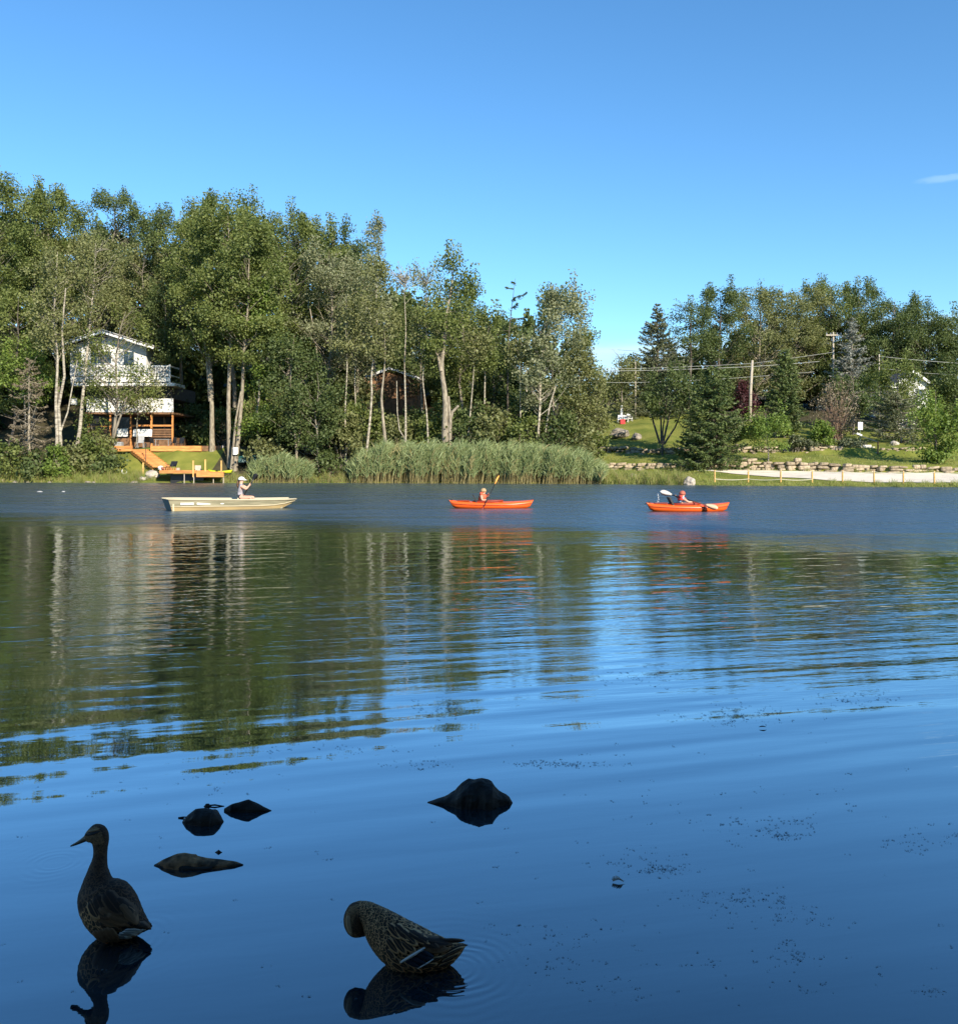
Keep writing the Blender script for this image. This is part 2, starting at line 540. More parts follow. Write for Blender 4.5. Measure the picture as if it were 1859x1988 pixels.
    L.new(h, bp.inputs['Height'])
    gl = N.new('ShaderNodeBsdfGlossy')
    gl.distribution = 'GGX'
    gl.inputs['Color'].default_value = (0.85, 0.95, 1.0, 1)
    L.new(mth('ADD', mth('MULTIPLY', chop, 0.30), 0.015), gl.inputs['Roughness'])
    L.new(bp.outputs[0], gl.inputs['Normal'])
    df = N.new('ShaderNodeBsdfDiffuse')
    df.inputs['Color'].default_value = (0.006, 0.016, 0.022, 1)
    lw = N.new('ShaderNodeLayerWeight')
    lw.inputs['Blend'].default_value = 0.5
    L.new(bp.outputs[0], lw.inputs['Normal'])
    refl = mth('MULTIPLY_ADD', mth('POWER', lw.outputs['Facing'], WATER_POW), 0.97, 0.02)
    refl = mth('MULTIPLY', refl, mth('MULTIPLY_ADD', chop, -0.38, 1.0))
    mx = N.new('ShaderNodeMixShader')
    L.new(refl, mx.inputs[0])
    L.new(df.outputs[0], mx.inputs[1]); L.new(gl.outputs[0], mx.inputs[2])
    L.new(mx.outputs[0], out.inputs['Surface'])
    return m
WAVE_A, WAVE_B, WAVE_C, WAVE_D, WATER_POW = 0.0125, 0.0062, 0.0024, 0.016, 1.72
WATER = water_material()
wb = MB()
wb.add([(-260, -12, 0), (260, -12, 0), (260, 100, 0), (-260, 100, 0)], [(0, 1, 2, 3)])
tag(wb.build('lake_water', WATER), kind='structure')

# ---------------------------------------------------------------- sand beach
def strip_sheet(name, x0, x1, fs0, fs1, m, lift=0.035, step=0.5, nv=14, kind='structure'):
    X = np.arange(x0, x1 + 0.01, step)
    rows = []
    for k in range(nv + 1):
        t = k / nv
        s = fs0(X) * (1 - t) + fs1(X) * t
        Y = shore(X) + s
        rows.append(np.stack([X, Y, height(X, Y) + lift], -1))
    V = np.concatenate(rows)
    n = len(X)
    ii = np.arange(nv)[:, None] * n + np.arange(n - 1)[None, :]
    Q = np.stack([ii, ii + 1, ii + 1 + n, ii + n], -1).reshape(-1, 4)
    return tag(link(name, np_mesh(name, V, Q, m, True)), kind=kind)
strip_sheet('sand_beach', 17.4, 60, lambda X: np.interp(X, [17.4, 20.5, 24, 27, 60], [8.2, 5.6, 3.4, 2.2, 1.4]) + 0.25 * np.sin(X * 2.2),
            lambda X: np.interp(X, [17.4, 18.5, 22, 60], [8.5, 9.0, 9.2, 8.6]) + 0.1 * np.sin(X * 3.1), SAND)

# ---------------------------------------------------------------- dry stone walls
def stone_mesh(seed, w, h, d):
    r = random.Random(seed)
    bm = bmesh.new()
    bmesh.ops.create_cube(bm, size=1.0)
    for v in bm.verts:
        v.co = Vector((v.co.x * w * r.uniform(0.82, 1.0), v.co.y * d * r.uniform(0.8, 1.0), v.co.z * h * r.uniform(0.8, 1.0)))
    bmesh.ops.bevel(bm, geom=bm.edges[:] , offset=min(w, h) * 0.14, segments=1, affect='EDGES')
    for v in bm.verts:
        v.co += Vector((r.uniform(-1, 1), r.uniform(-1, 1), r.uniform(-1, 1))) * 0.018
    me = bpy.data.meshes.new('stone')
    bm.to_mesh(me); bm.free()
    me.materials.append(STONE)
    return me
STONES = [stone_mesh(i, 1.0, 1.0, 1.0) for i in range(9)]
def stone_wall(label, x0, x1, sfun, hfun, sink, seed, gap=None):
    r = random.Random(seed)
    base = thing('stone_wall', label, 'stone wall', (x0, float(shore(x0)) + sfun(x0), 0), 0, 'stone retaining walls on the lawn')
    bl = base.location
    x, n = x0, 0
    cols = []
    for row in range(4):
        x = x0 + r.uniform(0, 0.2)
        while x < x1:
            w = r.uniform(0.26, 1.1) * (1.1 if row == 0 else 0.92)
            xc = x + w / 2
            x += w * 0.97
            if gap and gap[0] < xc < gap[1]: continue
            Y = float(shore(xc)) + sfun(xc)
            H = hfun(xc)
            rows = 3 if H > 0.6 else 2
            hh = H / rows
            if row >= rows + (1 if r.random() < 0.12 else 0): continue
            o = link('stone', STONES[r.randrange(9)], base)
            zb = hz(xc, Y - 0.55) - sink
            h1 = hh * r.uniform(0.8, 1.35)
            o.location = Vector((xc, Y + 0.05 * row + r.uniform(-0.07, 0.07), zb + hh * (row + 0.5) + r.uniform(-0.04, 0.05))) - bl
            o.scale = (w * 1.04, r.uniform(0.42, 0.6), h1)
            o.rotation_euler = (r.uniform(-0.1, 0.1), r.uniform(-0.13, 0.13), r.uniform(-0.25, 0.25) + 0.06)
            n += 1
            if n >= 298: return base
    return base
stone_wall('long low tan stone wall along the back of the sand beach', 8.6, 38, lambda x: 9.75, lambda x: float(np.interp(x, [8, 20, 27, 33], [0.62, 0.78, 0.8, 0.6])), 0.06, 3)
stone_wall('upper tan stone wall behind the lawn, broken by pale steps', 9.6, 37.5, lambda x: 17.55 if x < 28 else 17.2, lambda x: 0.68, 0.08, 8, gap=(31.4, 34.2))
# ================================================================ TREES
L_MID = leaf_mat('leaf_mid_green', (0.091, 0.128, 0.030), (0.217, 0.245, 0.071))
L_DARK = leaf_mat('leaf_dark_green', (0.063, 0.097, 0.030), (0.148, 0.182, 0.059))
L_OLIVE = leaf_mat('leaf_olive', (0.125, 0.142, 0.048), (0.268, 0.274, 0.114))
L_BRIGHT = leaf_mat('leaf_bright_green', (0.108, 0.177, 0.030), (0.228, 0.296, 0.063))
L_SILVER = leaf_mat('leaf_silver_green', (0.160, 0.177, 0.091), (0.319, 0.331, 0.188))
L_SPRUCE = leaf_mat('needle_spruce', (0.080, 0.097, 0.050), (0.182, 0.194, 0.097), 0.15)
L_NEEDLE = leaf_mat('needle_green', (0.068, 0.108, 0.034), (0.171, 0.211, 0.066), 0.15)
L_BLUE = leaf_mat('needle_blue', (0.171, 0.182, 0.160), (0.331, 0.342, 0.302), 0.12)
L_BROWN = leaf_mat('needle_brown', (0.125, 0.105, 0.066), (0.262, 0.211, 0.137), 0.1)
L_MAROON = leaf_mat('leaf_maroon', (0.063, 0.021, 0.025), (0.125, 0.043, 0.048), 0.25)
B_PALE = mat('bark_pale', (0.36, 0.31, 0.225), 0.85, color2=(0.17, 0.14, 0.10), vscale=2.6, bump=0.03, bscale=7, stretch=(2.5, 2.5, 1.0))
B_BIRCH = mat('bark_birch', (0.48, 0.43, 0.33), 0.8, color2=(0.19, 0.16, 0.12), vscale=2.4, bump=0.02, bscale=6, stretch=(1.2, 1.2, 3.0))
B_GREY = mat('bark_grey', (0.30, 0.26, 0.20), 0.9, color2=(0.13, 0.11, 0.085), vscale=3, bump=0.04, bscale=6, stretch=(3, 3, 0.8))
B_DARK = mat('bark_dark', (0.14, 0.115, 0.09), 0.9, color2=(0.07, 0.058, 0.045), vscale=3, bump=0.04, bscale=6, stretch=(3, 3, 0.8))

def nrm(a):
    return a / (np.linalg.norm(a, axis=-1, keepdims=True) + 1e-9)

def leaves(rng, C, size, up=0.25, aspect=0.78, fold=0.15, along=None):
    n = len(C)
    nn = nrm(rng.normal(size=(n, 3)) + np.array([0, 0, up]))
    t = rng.normal(size=(n, 3)) if along is None else along + rng.normal(size=(n, 3)) * 0.35
    t = nrm(t - nn * (t * nn).sum(1, keepdims=True))
    b = np.cross(nn, t)
    s = (size * rng.uniform(0.65, 1.35, n))[:, None]
    v = np.stack([C - t * s * .5, C + b * s * aspect * .5 + nn * s * fold, C + t * s * .5, C - b * s * aspect * .5 + nn * s * fold], 1)
    return v.reshape(-1, 3)

def path_at(P, h):
    return np.stack([np.interp(h, P[:, 2], P[:, i]) for i in range(3)], -1)

def broad_arrays(rng, H, cb, R, P, tr, dens=1.0, leaf=0.2, per=95, cr=0.75, shape='oval', spikes=6, lean=(0, 0), bare=0.0, limbs=True):
    """crown of leaf clumps carried by limbs from the trunk path P"""
    H = H - 0.75
    Hc = H - cb
    leaf *= 0.93; per *= 2.3
    nC = int(max(14, dens * R * Hc * 2.1))
    t = rng.uniform(0.0, 1.0, nC) ** 0.9
    if shape == 'oval':
        prof = np.sqrt(np.clip(1 - ((t - 0.54) / 0.58) ** 2, 0.03, 1))
    elif shape == 'tall':
        prof = np.sqrt(np.clip(1 - ((t - 0.5) / 0.54) ** 2, 0.03, 1)) * 0.95
    elif shape == 'vase':
        prof = np.clip(0.35 + t * 1.1, 0, 1) * np.sqrt(np.clip(1 - ((t - 0.6) / 0.45).clip(0) ** 2, 0.03, 1))
    elif shape == 'cone':
        prof = np.clip(1.02 - t, 0.03, 1) ** 0.85
    else:
        prof = np.sqrt(np.clip(1 - t ** 2, 0.03, 1))
    th = rng.uniform(0, 2 * PI, nC)
    lump = 1 + 0.26 * np.sin(3 * th + rng.uniform(0, 6)) * np.sin(5 * t + rng.uniform(0, 6)) + 0.12 * rng.normal(size=nC)
    rho = R * prof * np.clip(lump, 0.5, 1.4) * np.sqrt(rng.uniform(0.12, 1.0, nC))
    hC = cb + Hc * t
    ax = path_at(P, hC)
    C = np.stack([ax[:, 0] + rho * np.cos(th) + lean[0] * t, ax[:, 1] + rho * np.sin(th) * 0.9 + lean[1] * t, hC - rho * 0.12], -1)
    wob = np.stack([rng.uniform(0.7, 1.35, nC) * cr, rng.uniform(0.7, 1.35, nC) * cr, rng.uniform(0.5, 0.95, nC) * cr * (1 + 0.35 * t)], -1) * 0.62
    if spikes:
        sC = np.stack([C[:, :]], 0)[0][np.argsort(-hC)[:spikes * 2]][rng.permutation(min(spikes * 2, nC))[:spikes]].copy()
        sC[:, 2] += rng.uniform(0.1, 0.7, len(sC))
        C = np.concatenate([C, sC]); hC = np.concatenate([hC, sC[:, 2]])
        wob = np.concatenate([wob, np.stack([np.full(len(sC), 0.24), np.full(len(sC), 0.24), rng.uniform(0.5, 0.95, len(sC))], -1)])
    keep = rng.uniform(size=len(C)) >= bare + 0.32 * np.clip(((hC - cb) / max(Hc, .1) - 0.68) / 0.3, 0, 1)
    br = NB()
    if limbs:
        for i in range(len(C)):
            if rng.uniform() > 0.6: continue
            r = math.hypot(C[i, 0] - path_at(P, hC[i])[0], C[i, 1] - path_at(P, hC[i])[1])
            h0 = max(cb * 0.85, min(H * 0.93, C[i, 2] - r * rng.uniform(0.5, 1.0) - 0.4))
            p0 = path_at(P, h0)
            p3 = C[i] + rng.normal(size=3) * 0.1
            m1 = p0 * 0.62 + p3 * 0.38 + np.array([0, 0, -0.06 * r]) + rng.normal(size=3) * 0.05 * r
            m2 = p0 * 0.28 + p3 * 0.72 + np.array([0, 0, -0.02 * r]) + rng.normal(size=3) * 0.05 * r
            r0 = min(tr * 0.36, 0.016 + 0.012 * r) * (1.1 - 0.6 * h0 / H)
            br.tube([p0, m1, m2, p3], [r0, r0 * .7, r0 * .45, 0.010], 4)
    C, wob = C[keep], wob[keep]
    counts = (per * rng.uniform(0.45, 1.4, len(C))).astype(int)
    idx = np.repeat(np.arange(len(C)), counts)
    Lc = C[idx] + np.clip(rng.normal(size=(len(idx), 3)), -1.75, 1.75) * wob[idx]
    return br, leaves(rng, Lc, leaf)

def spruce_arrays(rng, H, cb, R, P, tr, leaf=0.26, step=0.42, nb=8, droop=0.25, sparse=0.0, per=1.0, hang=0.5, power=0.85, up=0.6):
    br = NB(); LC, AL = [], []
    h = cb
    while h < H * 0.985:
        t = (h - cb) / (H - cb)
        L0 = R * (1 - t) ** power + 0.12
        for k in range(nb if t < 0.85 else 5):
            if rng.uniform() < sparse: continue
            a = rng.uniform(0, 2 * PI)
            L = L0 * rng.uniform(0.62, 1.12)
            hh = h + rng.uniform(-0.2, 0.2)
            p0 = path_at(P, hh)
            d = np.array([math.cos(a), math.sin(a), 0])
            q = np.linspace(0, 1, 5)[:, None]
            z = (-droop * L * np.sin(q * PI * 0.62) * 1.0 + 0.16 * L * q ** 2 + 0.25 * (t ** 2) * L * q)
            pts = p0 + d * L * q + np.array([0, 0, 1.0]) * z
            br.tube(pts, np.linspace(min(0.05, 0.012 + L * 0.012), 0.006, 5), 3)
            n = int(max(6, L * 30 * per))
            u = rng.uniform(0.12, 1.04, n) ** 0.8
            c = np.stack([np.interp(u, q[:, 0], pts[:, i]) for i in range(3)], -1)
            side = np.array([-d[1], d[0], 0])
            w = rng.normal(size=n) * 0.19 * L * (1.05 - u) + rng.normal(size=n) * 0.05
            c = c + side * w[:, None] + np.stack([np.zeros(n), np.zeros(n), -np.abs(rng.normal(size=n)) * 0.16 * hang - np.abs(w) * 0.2], -1)
            LC.append(c)
            AL.append(np.repeat((d * 0.8 + np.array([0, 0, -0.15]))[None], n, 0) + side * np.sign(w)[:, None] * 0.6)
        h += step * rng.uniform(0.75, 1.25) * (1.0 if t < 0.7 else 0.75)
    C = np.concatenate(LC); A = np.concatenate(AL)
    return br, leaves(rng, C, leaf, up=up, aspect=0.34, fold=0.05, along=A)

def shrub_arrays(rng, H, R, dens=1.0, leaf=0.16, per=80, cr=0.45, stems=7, bare=0.0, shape='dome', zmin=0.12):
    leaf *= 1.25; per *= 1.4
    nC = int(max(10, dens * (R * R * 3 + R * H * 3.5)))
    t = rng.uniform(zmin, 1, nC)
    th = rng.uniform(0, 2 * PI, nC)
    prof = np.sqrt(np.clip(1 - ((t - 0.35) / 0.68) ** 2, 0.05, 1))
    rho = R * prof * np.sqrt(rng.uniform(0.1, 1, nC)) * (1 + 0.25 * np.sin(4 * th + rng.uniform(0, 6)))
    C = np.stack([rho * np.cos(th), rho * np.sin(th), H * t * rng.uniform(0.82, 1.08, nC)], -1)
    br = NB()
    for i in range(0, nC):
        if rng.uniform() > min(1, stems * 6 / nC): continue
        b = np.array([rng.normal() * 0.12 * R, rng.normal() * 0.12 * R, 0.0])
        m = b * 0.5 + C[i] * 0.5 + np.array([0, 0, 0.1 * H])
        br.tube([b, m, C[i]], [0.03, 0.02, 0.008], 4)
    if not br.V:
        br.tube([[0, 0, 0], [0, 0, H * .5]], [0.03, 0.01], 4)
    C = C[rng.uniform(size=nC) >= bare]
    if len(C) == 0: C = np.array([[0, 0, H * .5]])
    cnt = (per * rng.uniform(0.5, 1.4, len(C))).astype(int)
    idx = np.repeat(np.arange(len(C)), cnt)
    return br, leaves(rng, C[idx] + rng.normal(size=(len(idx), 3)) * cr * np.array([.6, .6, .5]), leaf)

def bare_twigs(rng, br, P, H, cb, R, n, lean=(0, 0), upright=0.8):
    for i in range(n):
        h0 = rng.uniform(cb, H * 0.9)
        p0 = path_at(P, h0)
        a = rng.uniform(0, 2 * PI)
        L = R * rng.uniform(0.35, 1.0) * (1.15 - 0.6 * (h0 - cb) / max(0.1, H - cb))
        p = p0.copy(); pts = [p0]
        d = np.array([math.cos(a), math.sin(a), upright])
        for k in range(4):
            d = nrm(d + rng.normal(size=3) * 0.22)
            p = p + d * L / 4
            pts.append(p)
        br.tube(pts, np.linspace(0.035, 0.007, 5), 4)
        for j in range(3):
            q = pts[rng.integers(1, 4)]
            e = nrm(d + rng.normal(size=3) * 0.6)
            br.tube([q, q + e * L * 0.22, q + e * L * 0.4 + rng.normal(size=3) * 0.05], [0.014, 0.009, 0.005], 3)

NTREE = [100]
def make_tree(kind, name, label, u, Y, top, hw, cby, leafm, barkm, tr=0.16, trunk=None, cat='tree', group=None, seed=None, twigs=0, base_z=None, trunks=(), **kw):
    """kind broad | spruce; u, top, hw, cby are picture units at depth Y, everything is built in metres at that depth"""
    NTREE[0] += 1
    rng = np.random.default_rng(seed or NTREE[0])
    X = GX(u, Y)
    bz = (hz(X, Y) if base_z is None else base_z) - 0.08
    k = Y / F
    H = GZ(top, Y) - bz
    R = hw * k
    cb = max(0.25, GZ(cby, Y) - bz)
    if trunk:
        P = np.array([[GX(x, Y) - X, rng.normal() * 0.08, GZ(y, Y) - bz] for x, y in trunk], float)
        P = P[np.argsort(P[:, 2])]
        if P[0, 2] > 0.0: P = np.concatenate([[[P[0, 0], 0, -0.2]], P])
        else: P[0, 2] = min(P[0, 2], -0.2)
        if P[-1, 2] < H * 0.93:
            P = np.concatenate([P, [[P[-1, 0] * 0.8 + rng.normal() * 0.2, rng.normal() * 0.2, H * 0.96]]])
    else:
        q = np.linspace(0, 1, 8)
        P = np.stack([np.cumsum(rng.normal(size=8)) * 0.012 * H, np.cumsum(rng.normal(size=8)) * 0.012 * H, q * H * 0.97], -1)
        P[0] = (0, 0, -0.2)
        if kind == 'spruce': P[:, :2] *= 0.15
    if kind == 'broad':
        br, LV = broad_arrays(rng, H, cb, R, P, tr, **kw)
    elif kind == 'spruce':
        br, LV = spruce_arrays(rng, H, cb, R, P, tr, **kw)
    # resample the trunk so that it bends smoothly
    hh = np.linspace(P[0, 2], P[-1, 2], 16)
    Pt = path_at(P, hh)
    rt = tr * np.interp((hh - hh[0]) / (hh[-1] - hh[0]), [0, 0.04, 0.12, 0.6, 1], [1.5, 1.12, 1.0, 0.55, 0.1])
    br.tube(Pt, rt, 8)
    for tp in trunks:
        p = np.array([[GX(x, Y) - X, rng.normal() * 0.1 - 0.05, GZ(y, Y) - bz] for x, y, r in tp])
        br.tube(p, [r * k for x, y, r in tp], 7)
    if twigs:
        bare_twigs(rng, br, P, H, cb, R, twigs)
    tv, tq = br.arrays()
    root = thing(name, label, cat, (X, Y, bz), 0, group)
    link('trunk', np_mesh('trunk', tv, tq, barkm, True), root)
    n4 = len(LV)
    link('crown', np_mesh('crown', LV, np.arange(n4).reshape(-1, 4), leafm), root)
    return root

def make_shrub(name, label, u, Y, top, hw, leafm, barkm=None, cat='shrub', group=None, seed=None, base_z=None, **kw):
    NTREE[0] += 1
    rng = np.random.default_rng(seed or NTREE[0])
    X = GX(u, Y)
    bz = (hz(X, Y) if base_z is None else base_z) - 0.05
    H = max(0.3, GZ(top, Y) - bz)
    br, LV = shrub_arrays(rng, H, hw * Y / F, **kw)
    root = thing(name, label, cat, (X, Y, bz), 0, group)
    tv, tq = br.arrays()
    link('stem', np_mesh('stem', tv, tq, barkm or B_GREY, True), root)
    link('foliage', np_mesh('foliage', LV, np.arange(len(LV)).reshape(-1, 4), leafm), root)
    return root

GF = 'trees of the wooded left shore'
GRF = 'trees on the slope of the right shore'
T = make_tree
# ---- far left
T('broad', 'leafy_tree', 'tall bright green tree cut by the left picture edge, highest on the skyline', -20, 84, 328, 95, 720, L_MID, B_GREY, 0.2, group=GF, dens=1.1, shape='tall', spikes=12)
T('broad', 'leafy_tree', 'narrow green tree second from the left edge, top just under the highest crown', 52, 88, 370, 60, 640, L_MID, B_GREY, 0.18, group=GF, shape='tall', spikes=8)
T('broad', 'leafy_tree', 'green tree with open flat top left of the gable peak', 118, 96, 372, 80, 600, L_MID, B_GREY, 0.2, group=GF, spikes=12, bare=0.12)
T('broad', 'leafy_tree', 'dark bluish tree whose spiky top shoots rise above the white house', 205, 100, 362, 85, 600, L_DARK, B_GREY, 0.22, group=GF, spikes=22, shape='vase', per=80)
T('broad', 'leafy_tree', 'sparse tree with thin upswept top right of the house gable', 282, 104, 388, 42, 520, L_DARK, B_GREY, 0.15, group=GF, spikes=12, shape='tall', per=55, bare=0.25)
T('broad', 'leafy_tree', 'broad yellow green tree filling the slope above the house roof', 170, 92, 462, 110, 660, L_OLIVE, B_GREY, 0.2, group=GF, dens=0.9)
T('broad', 'leafy_tree', 'olive tree with bare lower twigs over the right roof slope', 285, 90, 470, 62, 668, L_OLIVE, B_GREY, 0.14, group=GF, dens=0.9, twigs=12, per=70)
T('broad', 'leafy_tree', 'shaded green tree low on the left picture edge', 5, 79, 560, 75, 800, L_MID, B_DARK, 0.14, group=GF)
T('spruce', 'half_dead_spruce', 'half dead brown spruce by the water near the left edge', 56, 73.6, 690, 58, 872, L_BROWN, B_PALE, 0.14, cat='tree', group=GF, sparse=0.5, per=0.8, droop=0.3, twigs=18, power=0.6)
T('broad', 'leafy_tree', 'yellow green tree just above the half dead spruce', 45, 77, 660, 52, 780, L_BRIGHT, B_GREY, 0.1, group=GF)
T('broad', 'birch_tree', 'pale twin stemmed birch left of the white house by the water', 108, 74, 470, 54, 690, L_OLIVE, B_BIRCH, 0.15, trunk=[(108, 925), (112, 850), (108, 780), (113, 700), (104, 620), (108, 520)], group=GF, per=60, dens=0.95, bare=0.1, twigs=14,
  trunks=[[(120, 925, 3.6), (118, 850, 3.2), (114, 790, 3.0), (124, 730, 2.5), (120, 640, 2.0), (128, 560, 1.2)], [(118, 840, 1.9), (132, 800, 1.5), (140, 760, 1.2), (150, 700, 0.8)]])
T('broad', 'birch_tree', 'leaning pale birch trunk crossing the left half of the house', 148, 76.5, 440, 58, 620, L_OLIVE, B_BIRCH, 0.17, trunk=[(146, 888), (154, 840), (160, 780), (168, 700), (176, 620), (182, 540), (186, 470)], group=GF, per=55, dens=0.8, bare=0.12, twigs=10)
T('broad', 'leafy_tree', 'dark trunked tree whose branches hang across the front of the house', 219, 78.5, 590, 88, 792, L_MID, B_GREY, 0.16, trunk=[(216, 873), (222, 830), (228, 780), (226, 700), (232, 640)], group=GF, per=58, dens=0.8, shape='oval', bare=0.1, twigs=12, leaf=0.19,
  trunks=[[(216, 868, 3.2), (225, 835, 2.6), (236, 800, 1.8), (246, 770, 1.1)]])
# ---- tall maples right of the house
T('broad', 'maple_tree', 'tall maple with straight bare trunk just right of the house', 412, 79.5, 415, 88, 690, L_MID, B_PALE, 0.21, trunk=[(412, 866), (411, 780), (408, 700), (404, 640), (408, 560)], group=GF, dens=1.15, trunks=[[(408, 780, 3.5), (403, 700, 3.0), (392, 620, 2.2), (376, 560, 1.4)]])
T('broad', 'maple_tree', 'tall maple with thick pale trunk standing on the dock lawn', 446, 76.5, 392, 78, 640, L_MID, B_PALE, 0.20, trunk=[(446, 910), (444, 800), (446, 700), (452, 600), (446, 500)], group=GF, dens=1.15, spikes=10)
T('broad', 'maple_tree', 'maple with two pale leaning stems and a white notice on the bark', 459, 75.4, 430, 85, 700, L_MID, B_PALE, 0.18, trunk=[(456, 912), (463, 850), (470, 760), (474, 680), (482, 590)], group=GF, dens=0.8,
  trunks=[[(450, 912, 3.2), (453, 870, 2.6), (458, 820, 2.1), (468, 760, 1.6)]])
T('broad', 'maple_tree', 'bushy maple with bright low leaves beside the pale twin stems', 500, 76.0, 560, 42, 842, L_BRIGHT, B_GREY, 0.12, group=GF, dens=1.0)
T('broad', 'maple_tree', 'broad topped maple whose crown tip is highest right of the house', 455, 88, 378, 108, 600, L_MID, B_GREY, 0.22, group=GF, spikes=18)
T('broad', 'leafy_tree', 'leafy tree on the skyline left of the broad topped maple', 352, 92, 412, 72, 640, L_DARK, B_GREY, 0.2, group=GF, spikes=14)
T('broad', 'leafy_tree', 'dense rounded tree with crown in the middle of the left wood', 560, 88, 392, 104, 680, L_MID, B_GREY, 0.22, group=GF, spikes=14, dens=1.1)
T('broad', 'leafy_tree', 'dark green tree on the falling skyline right of the rounded crown', 640, 92, 430, 62, 700, L_DARK, B_GREY, 0.2, group=GF, spikes=8)
T('broad', 'aspen_tree', 'pale leaved aspen with forked grey stem above the small cattails', 636, 83, 470, 78, 730, L_SILVER, B_PALE, 0.15, trunk=[(633, 800), (636, 740), (642, 680), (645, 600), (640, 520)], group=GF, per=70, dens=0.9, twigs=16,
  trunks=[[(618, 800, 2.2), (622, 740, 2.0), (612, 660, 1.6), (602, 600, 1.0)]])
T('broad', 'aspen_tree', 'silvery aspen at the right end of the dense wood', 695, 86, 478, 58, 740, L_SILVER, B_PALE, 0.14, group=GF, per=75, dens=0.9, twigs=10)
T('broad', 'poplar_tree', 'slim poplar rising alone above the skyline', 738, 96, 428, 30, 560, L_SILVER, B_PALE, 0.14, group=GF, shape='tall', per=50, spikes=10, bare=0.1)
T('broad', 'leafy_tree', 'dark tree at the foot of the slim poplar', 720, 94, 468, 42, 680, L_DARK, B_GREY, 0.15, group=GF, spikes=6)
T('broad', 'young_tree', 'crooked young tree with pale stem behind the small cattails', 574, 73.6, 640, 52, 845, L_DARK, B_PALE, 0.11, trunk=[(577, 908), (574, 860), (570, 810), (562, 780), (566, 700)], group=GF, dens=0.9, trunks=[[(577, 880, 1.5), (585, 820, 1.1), (590, 780, 0.8)]])
T('broad', 'young_tree', 'dark leafy young tree between the two cattail stands', 625, 73.2, 715, 50, 880, L_DARK, B_GREY, 0.09, group=GF, dens=1.0)
T('broad', 'birch_tree', 'thin wavy birch rising from the left end of the tall reeds', 716, 75, 500, 42, 690, L_OLIVE, B_BIRCH, 0.12, trunk=[(711, 880), (718, 820), (722, 770), (720, 720), (734, 660), (730, 600)], group=GF, per=60, dens=0.8, twigs=8)
T('broad', 'birch_tree', 'pale curved broken trunk just right of the wavy birch', 746, 74.2, 630, 28, 700, L_OLIVE, B_PALE, 0.17, trunk=[(750, 880), (744, 820), (740, 770), (744, 735), (748, 690)], group=GF, per=40, dens=0.6)
T('broad', 'birch_tree', 'thin white birch with almost bare grey top', 787, 75.5, 500, 42, 560, L_SILVER, B_BIRCH, 0.10, trunk=[(787, 880), (787, 800), (785, 700), (788, 640), (784, 560)], group=GF, per=16, dens=0.7, bare=0.3, twigs=26, spikes=4,
  trunks=[[(787, 855, 1.4), (775, 835, 1.2), (771, 800, 1.0), (770, 740, 0.8)]])
T('broad', 'dead_topped_tree', 'grey half bare tree top between the poplar and the big pale trunk', 815, 88, 505, 42, 560, L_SILVER, B_GREY, 0.12, group=GF, per=16, dens=0.8, bare=0.2, twigs=26, spikes=5, cat='tree')
T('broad', 'poplar_tree', 'poplar with thick pale gnarled trunk in the middle of the far shore', 863, 74.6, 492, 58, 720, L_MID, B_PALE, 0.30, trunk=[(866, 885), (863, 840), (865, 790), (862, 750), (855, 715), (862, 670), (866, 610), (880, 540)], group=GF, dens=0.75, shape='tall', spikes=8, twigs=6, per=75,
  trunks=[[(856, 722, 4.0), (850, 690, 2.6), (834, 668, 1.8), (826, 640, 1.2)], [(868, 840, 3.6), (878, 800, 3.0), (890, 788, 2.4)], [(872, 885, 4.0), (874, 820, 3.4), (870, 770, 2.6)]])
T('broad', 'leafy_tree', 'dense green tree right of the thick gnarled trunk', 905, 84, 545, 52, 760, L_MID, B_GREY, 0.16, group=GF, spikes=8)
T('broad', 'leafy_tree', 'dark leafy tree behind the gnarled trunk on its left', 815, 90, 575, 62, 760, L_DARK, B_GREY, 0.18, group=GF)
T('broad', 'birch_tree', 'slender straight birch trunk between gnarled poplar and leaning pine', 940, 77, 600, 38, 730, L_MID, B_BIRCH, 0.10, trunk=[(939, 850), (940, 790), (941, 740), (943, 660)], group=GF, dens=0.8)
T('spruce', 'pine_tree', 'thin pine with few layered tufts standing above its neighbours', 988, 82, 535, 34, 640, L_DARK, B_DARK, 0.11, trunk=[(985, 840), (985, 740), (988, 640), (1000, 540)], group=GF, sparse=0.72, per=2.0, step=0.8, droop=0.0, power=0.25, leaf=0.24)
T('broad', 'leafy_tree', 'rounded dark tree under the thin pine', 965, 88, 600, 58, 770, L_DARK, B_GREY, 0.16, group=GF, spikes=6)
T('broad', 'birch_tree', 'leaning birch at the right end of the wood with crown over the gap', 1046, 75.5, 548, 58, 790, L_SILVER, B_BIRCH, 0.13, trunk=[(1042, 875), (1047, 800), (1049, 720), (1056, 640), (1070, 580)], group=GF, per=75, dens=0.9, lean=(1.4, 0), twigs=12,
  trunks=[[(1052, 875, 2.6), (1060, 830, 2.2), (1066, 790, 1.8), (1078, 750, 1.2)], [(1058, 670, 1.8), (1066, 640, 1.4), (1078, 620, 0.9)]])
T('broad', 'leafy_tree', 'green tree with branch tips reaching into the sky gap', 1085, 80, 555, 42, 760, L_MID, B_GREY, 0.13, group=GF, spikes=6, per=70, bare=0.1, lean=(0.8, 0))
T('broad', 'leafy_tree', 'low bushy tree closing the wood beside the sky gap', 1122, 79, 668, 42, 850, L_OLIVE, B_GREY, 0.1, group=GF)
T('broad', 'leafy_tree', 'small twiggy tree above the left end of the stone wall', 1160, 80, 728, 34, 850, L_OLIVE, B_GREY, 0.07, group=GF, twigs=22, per=45)
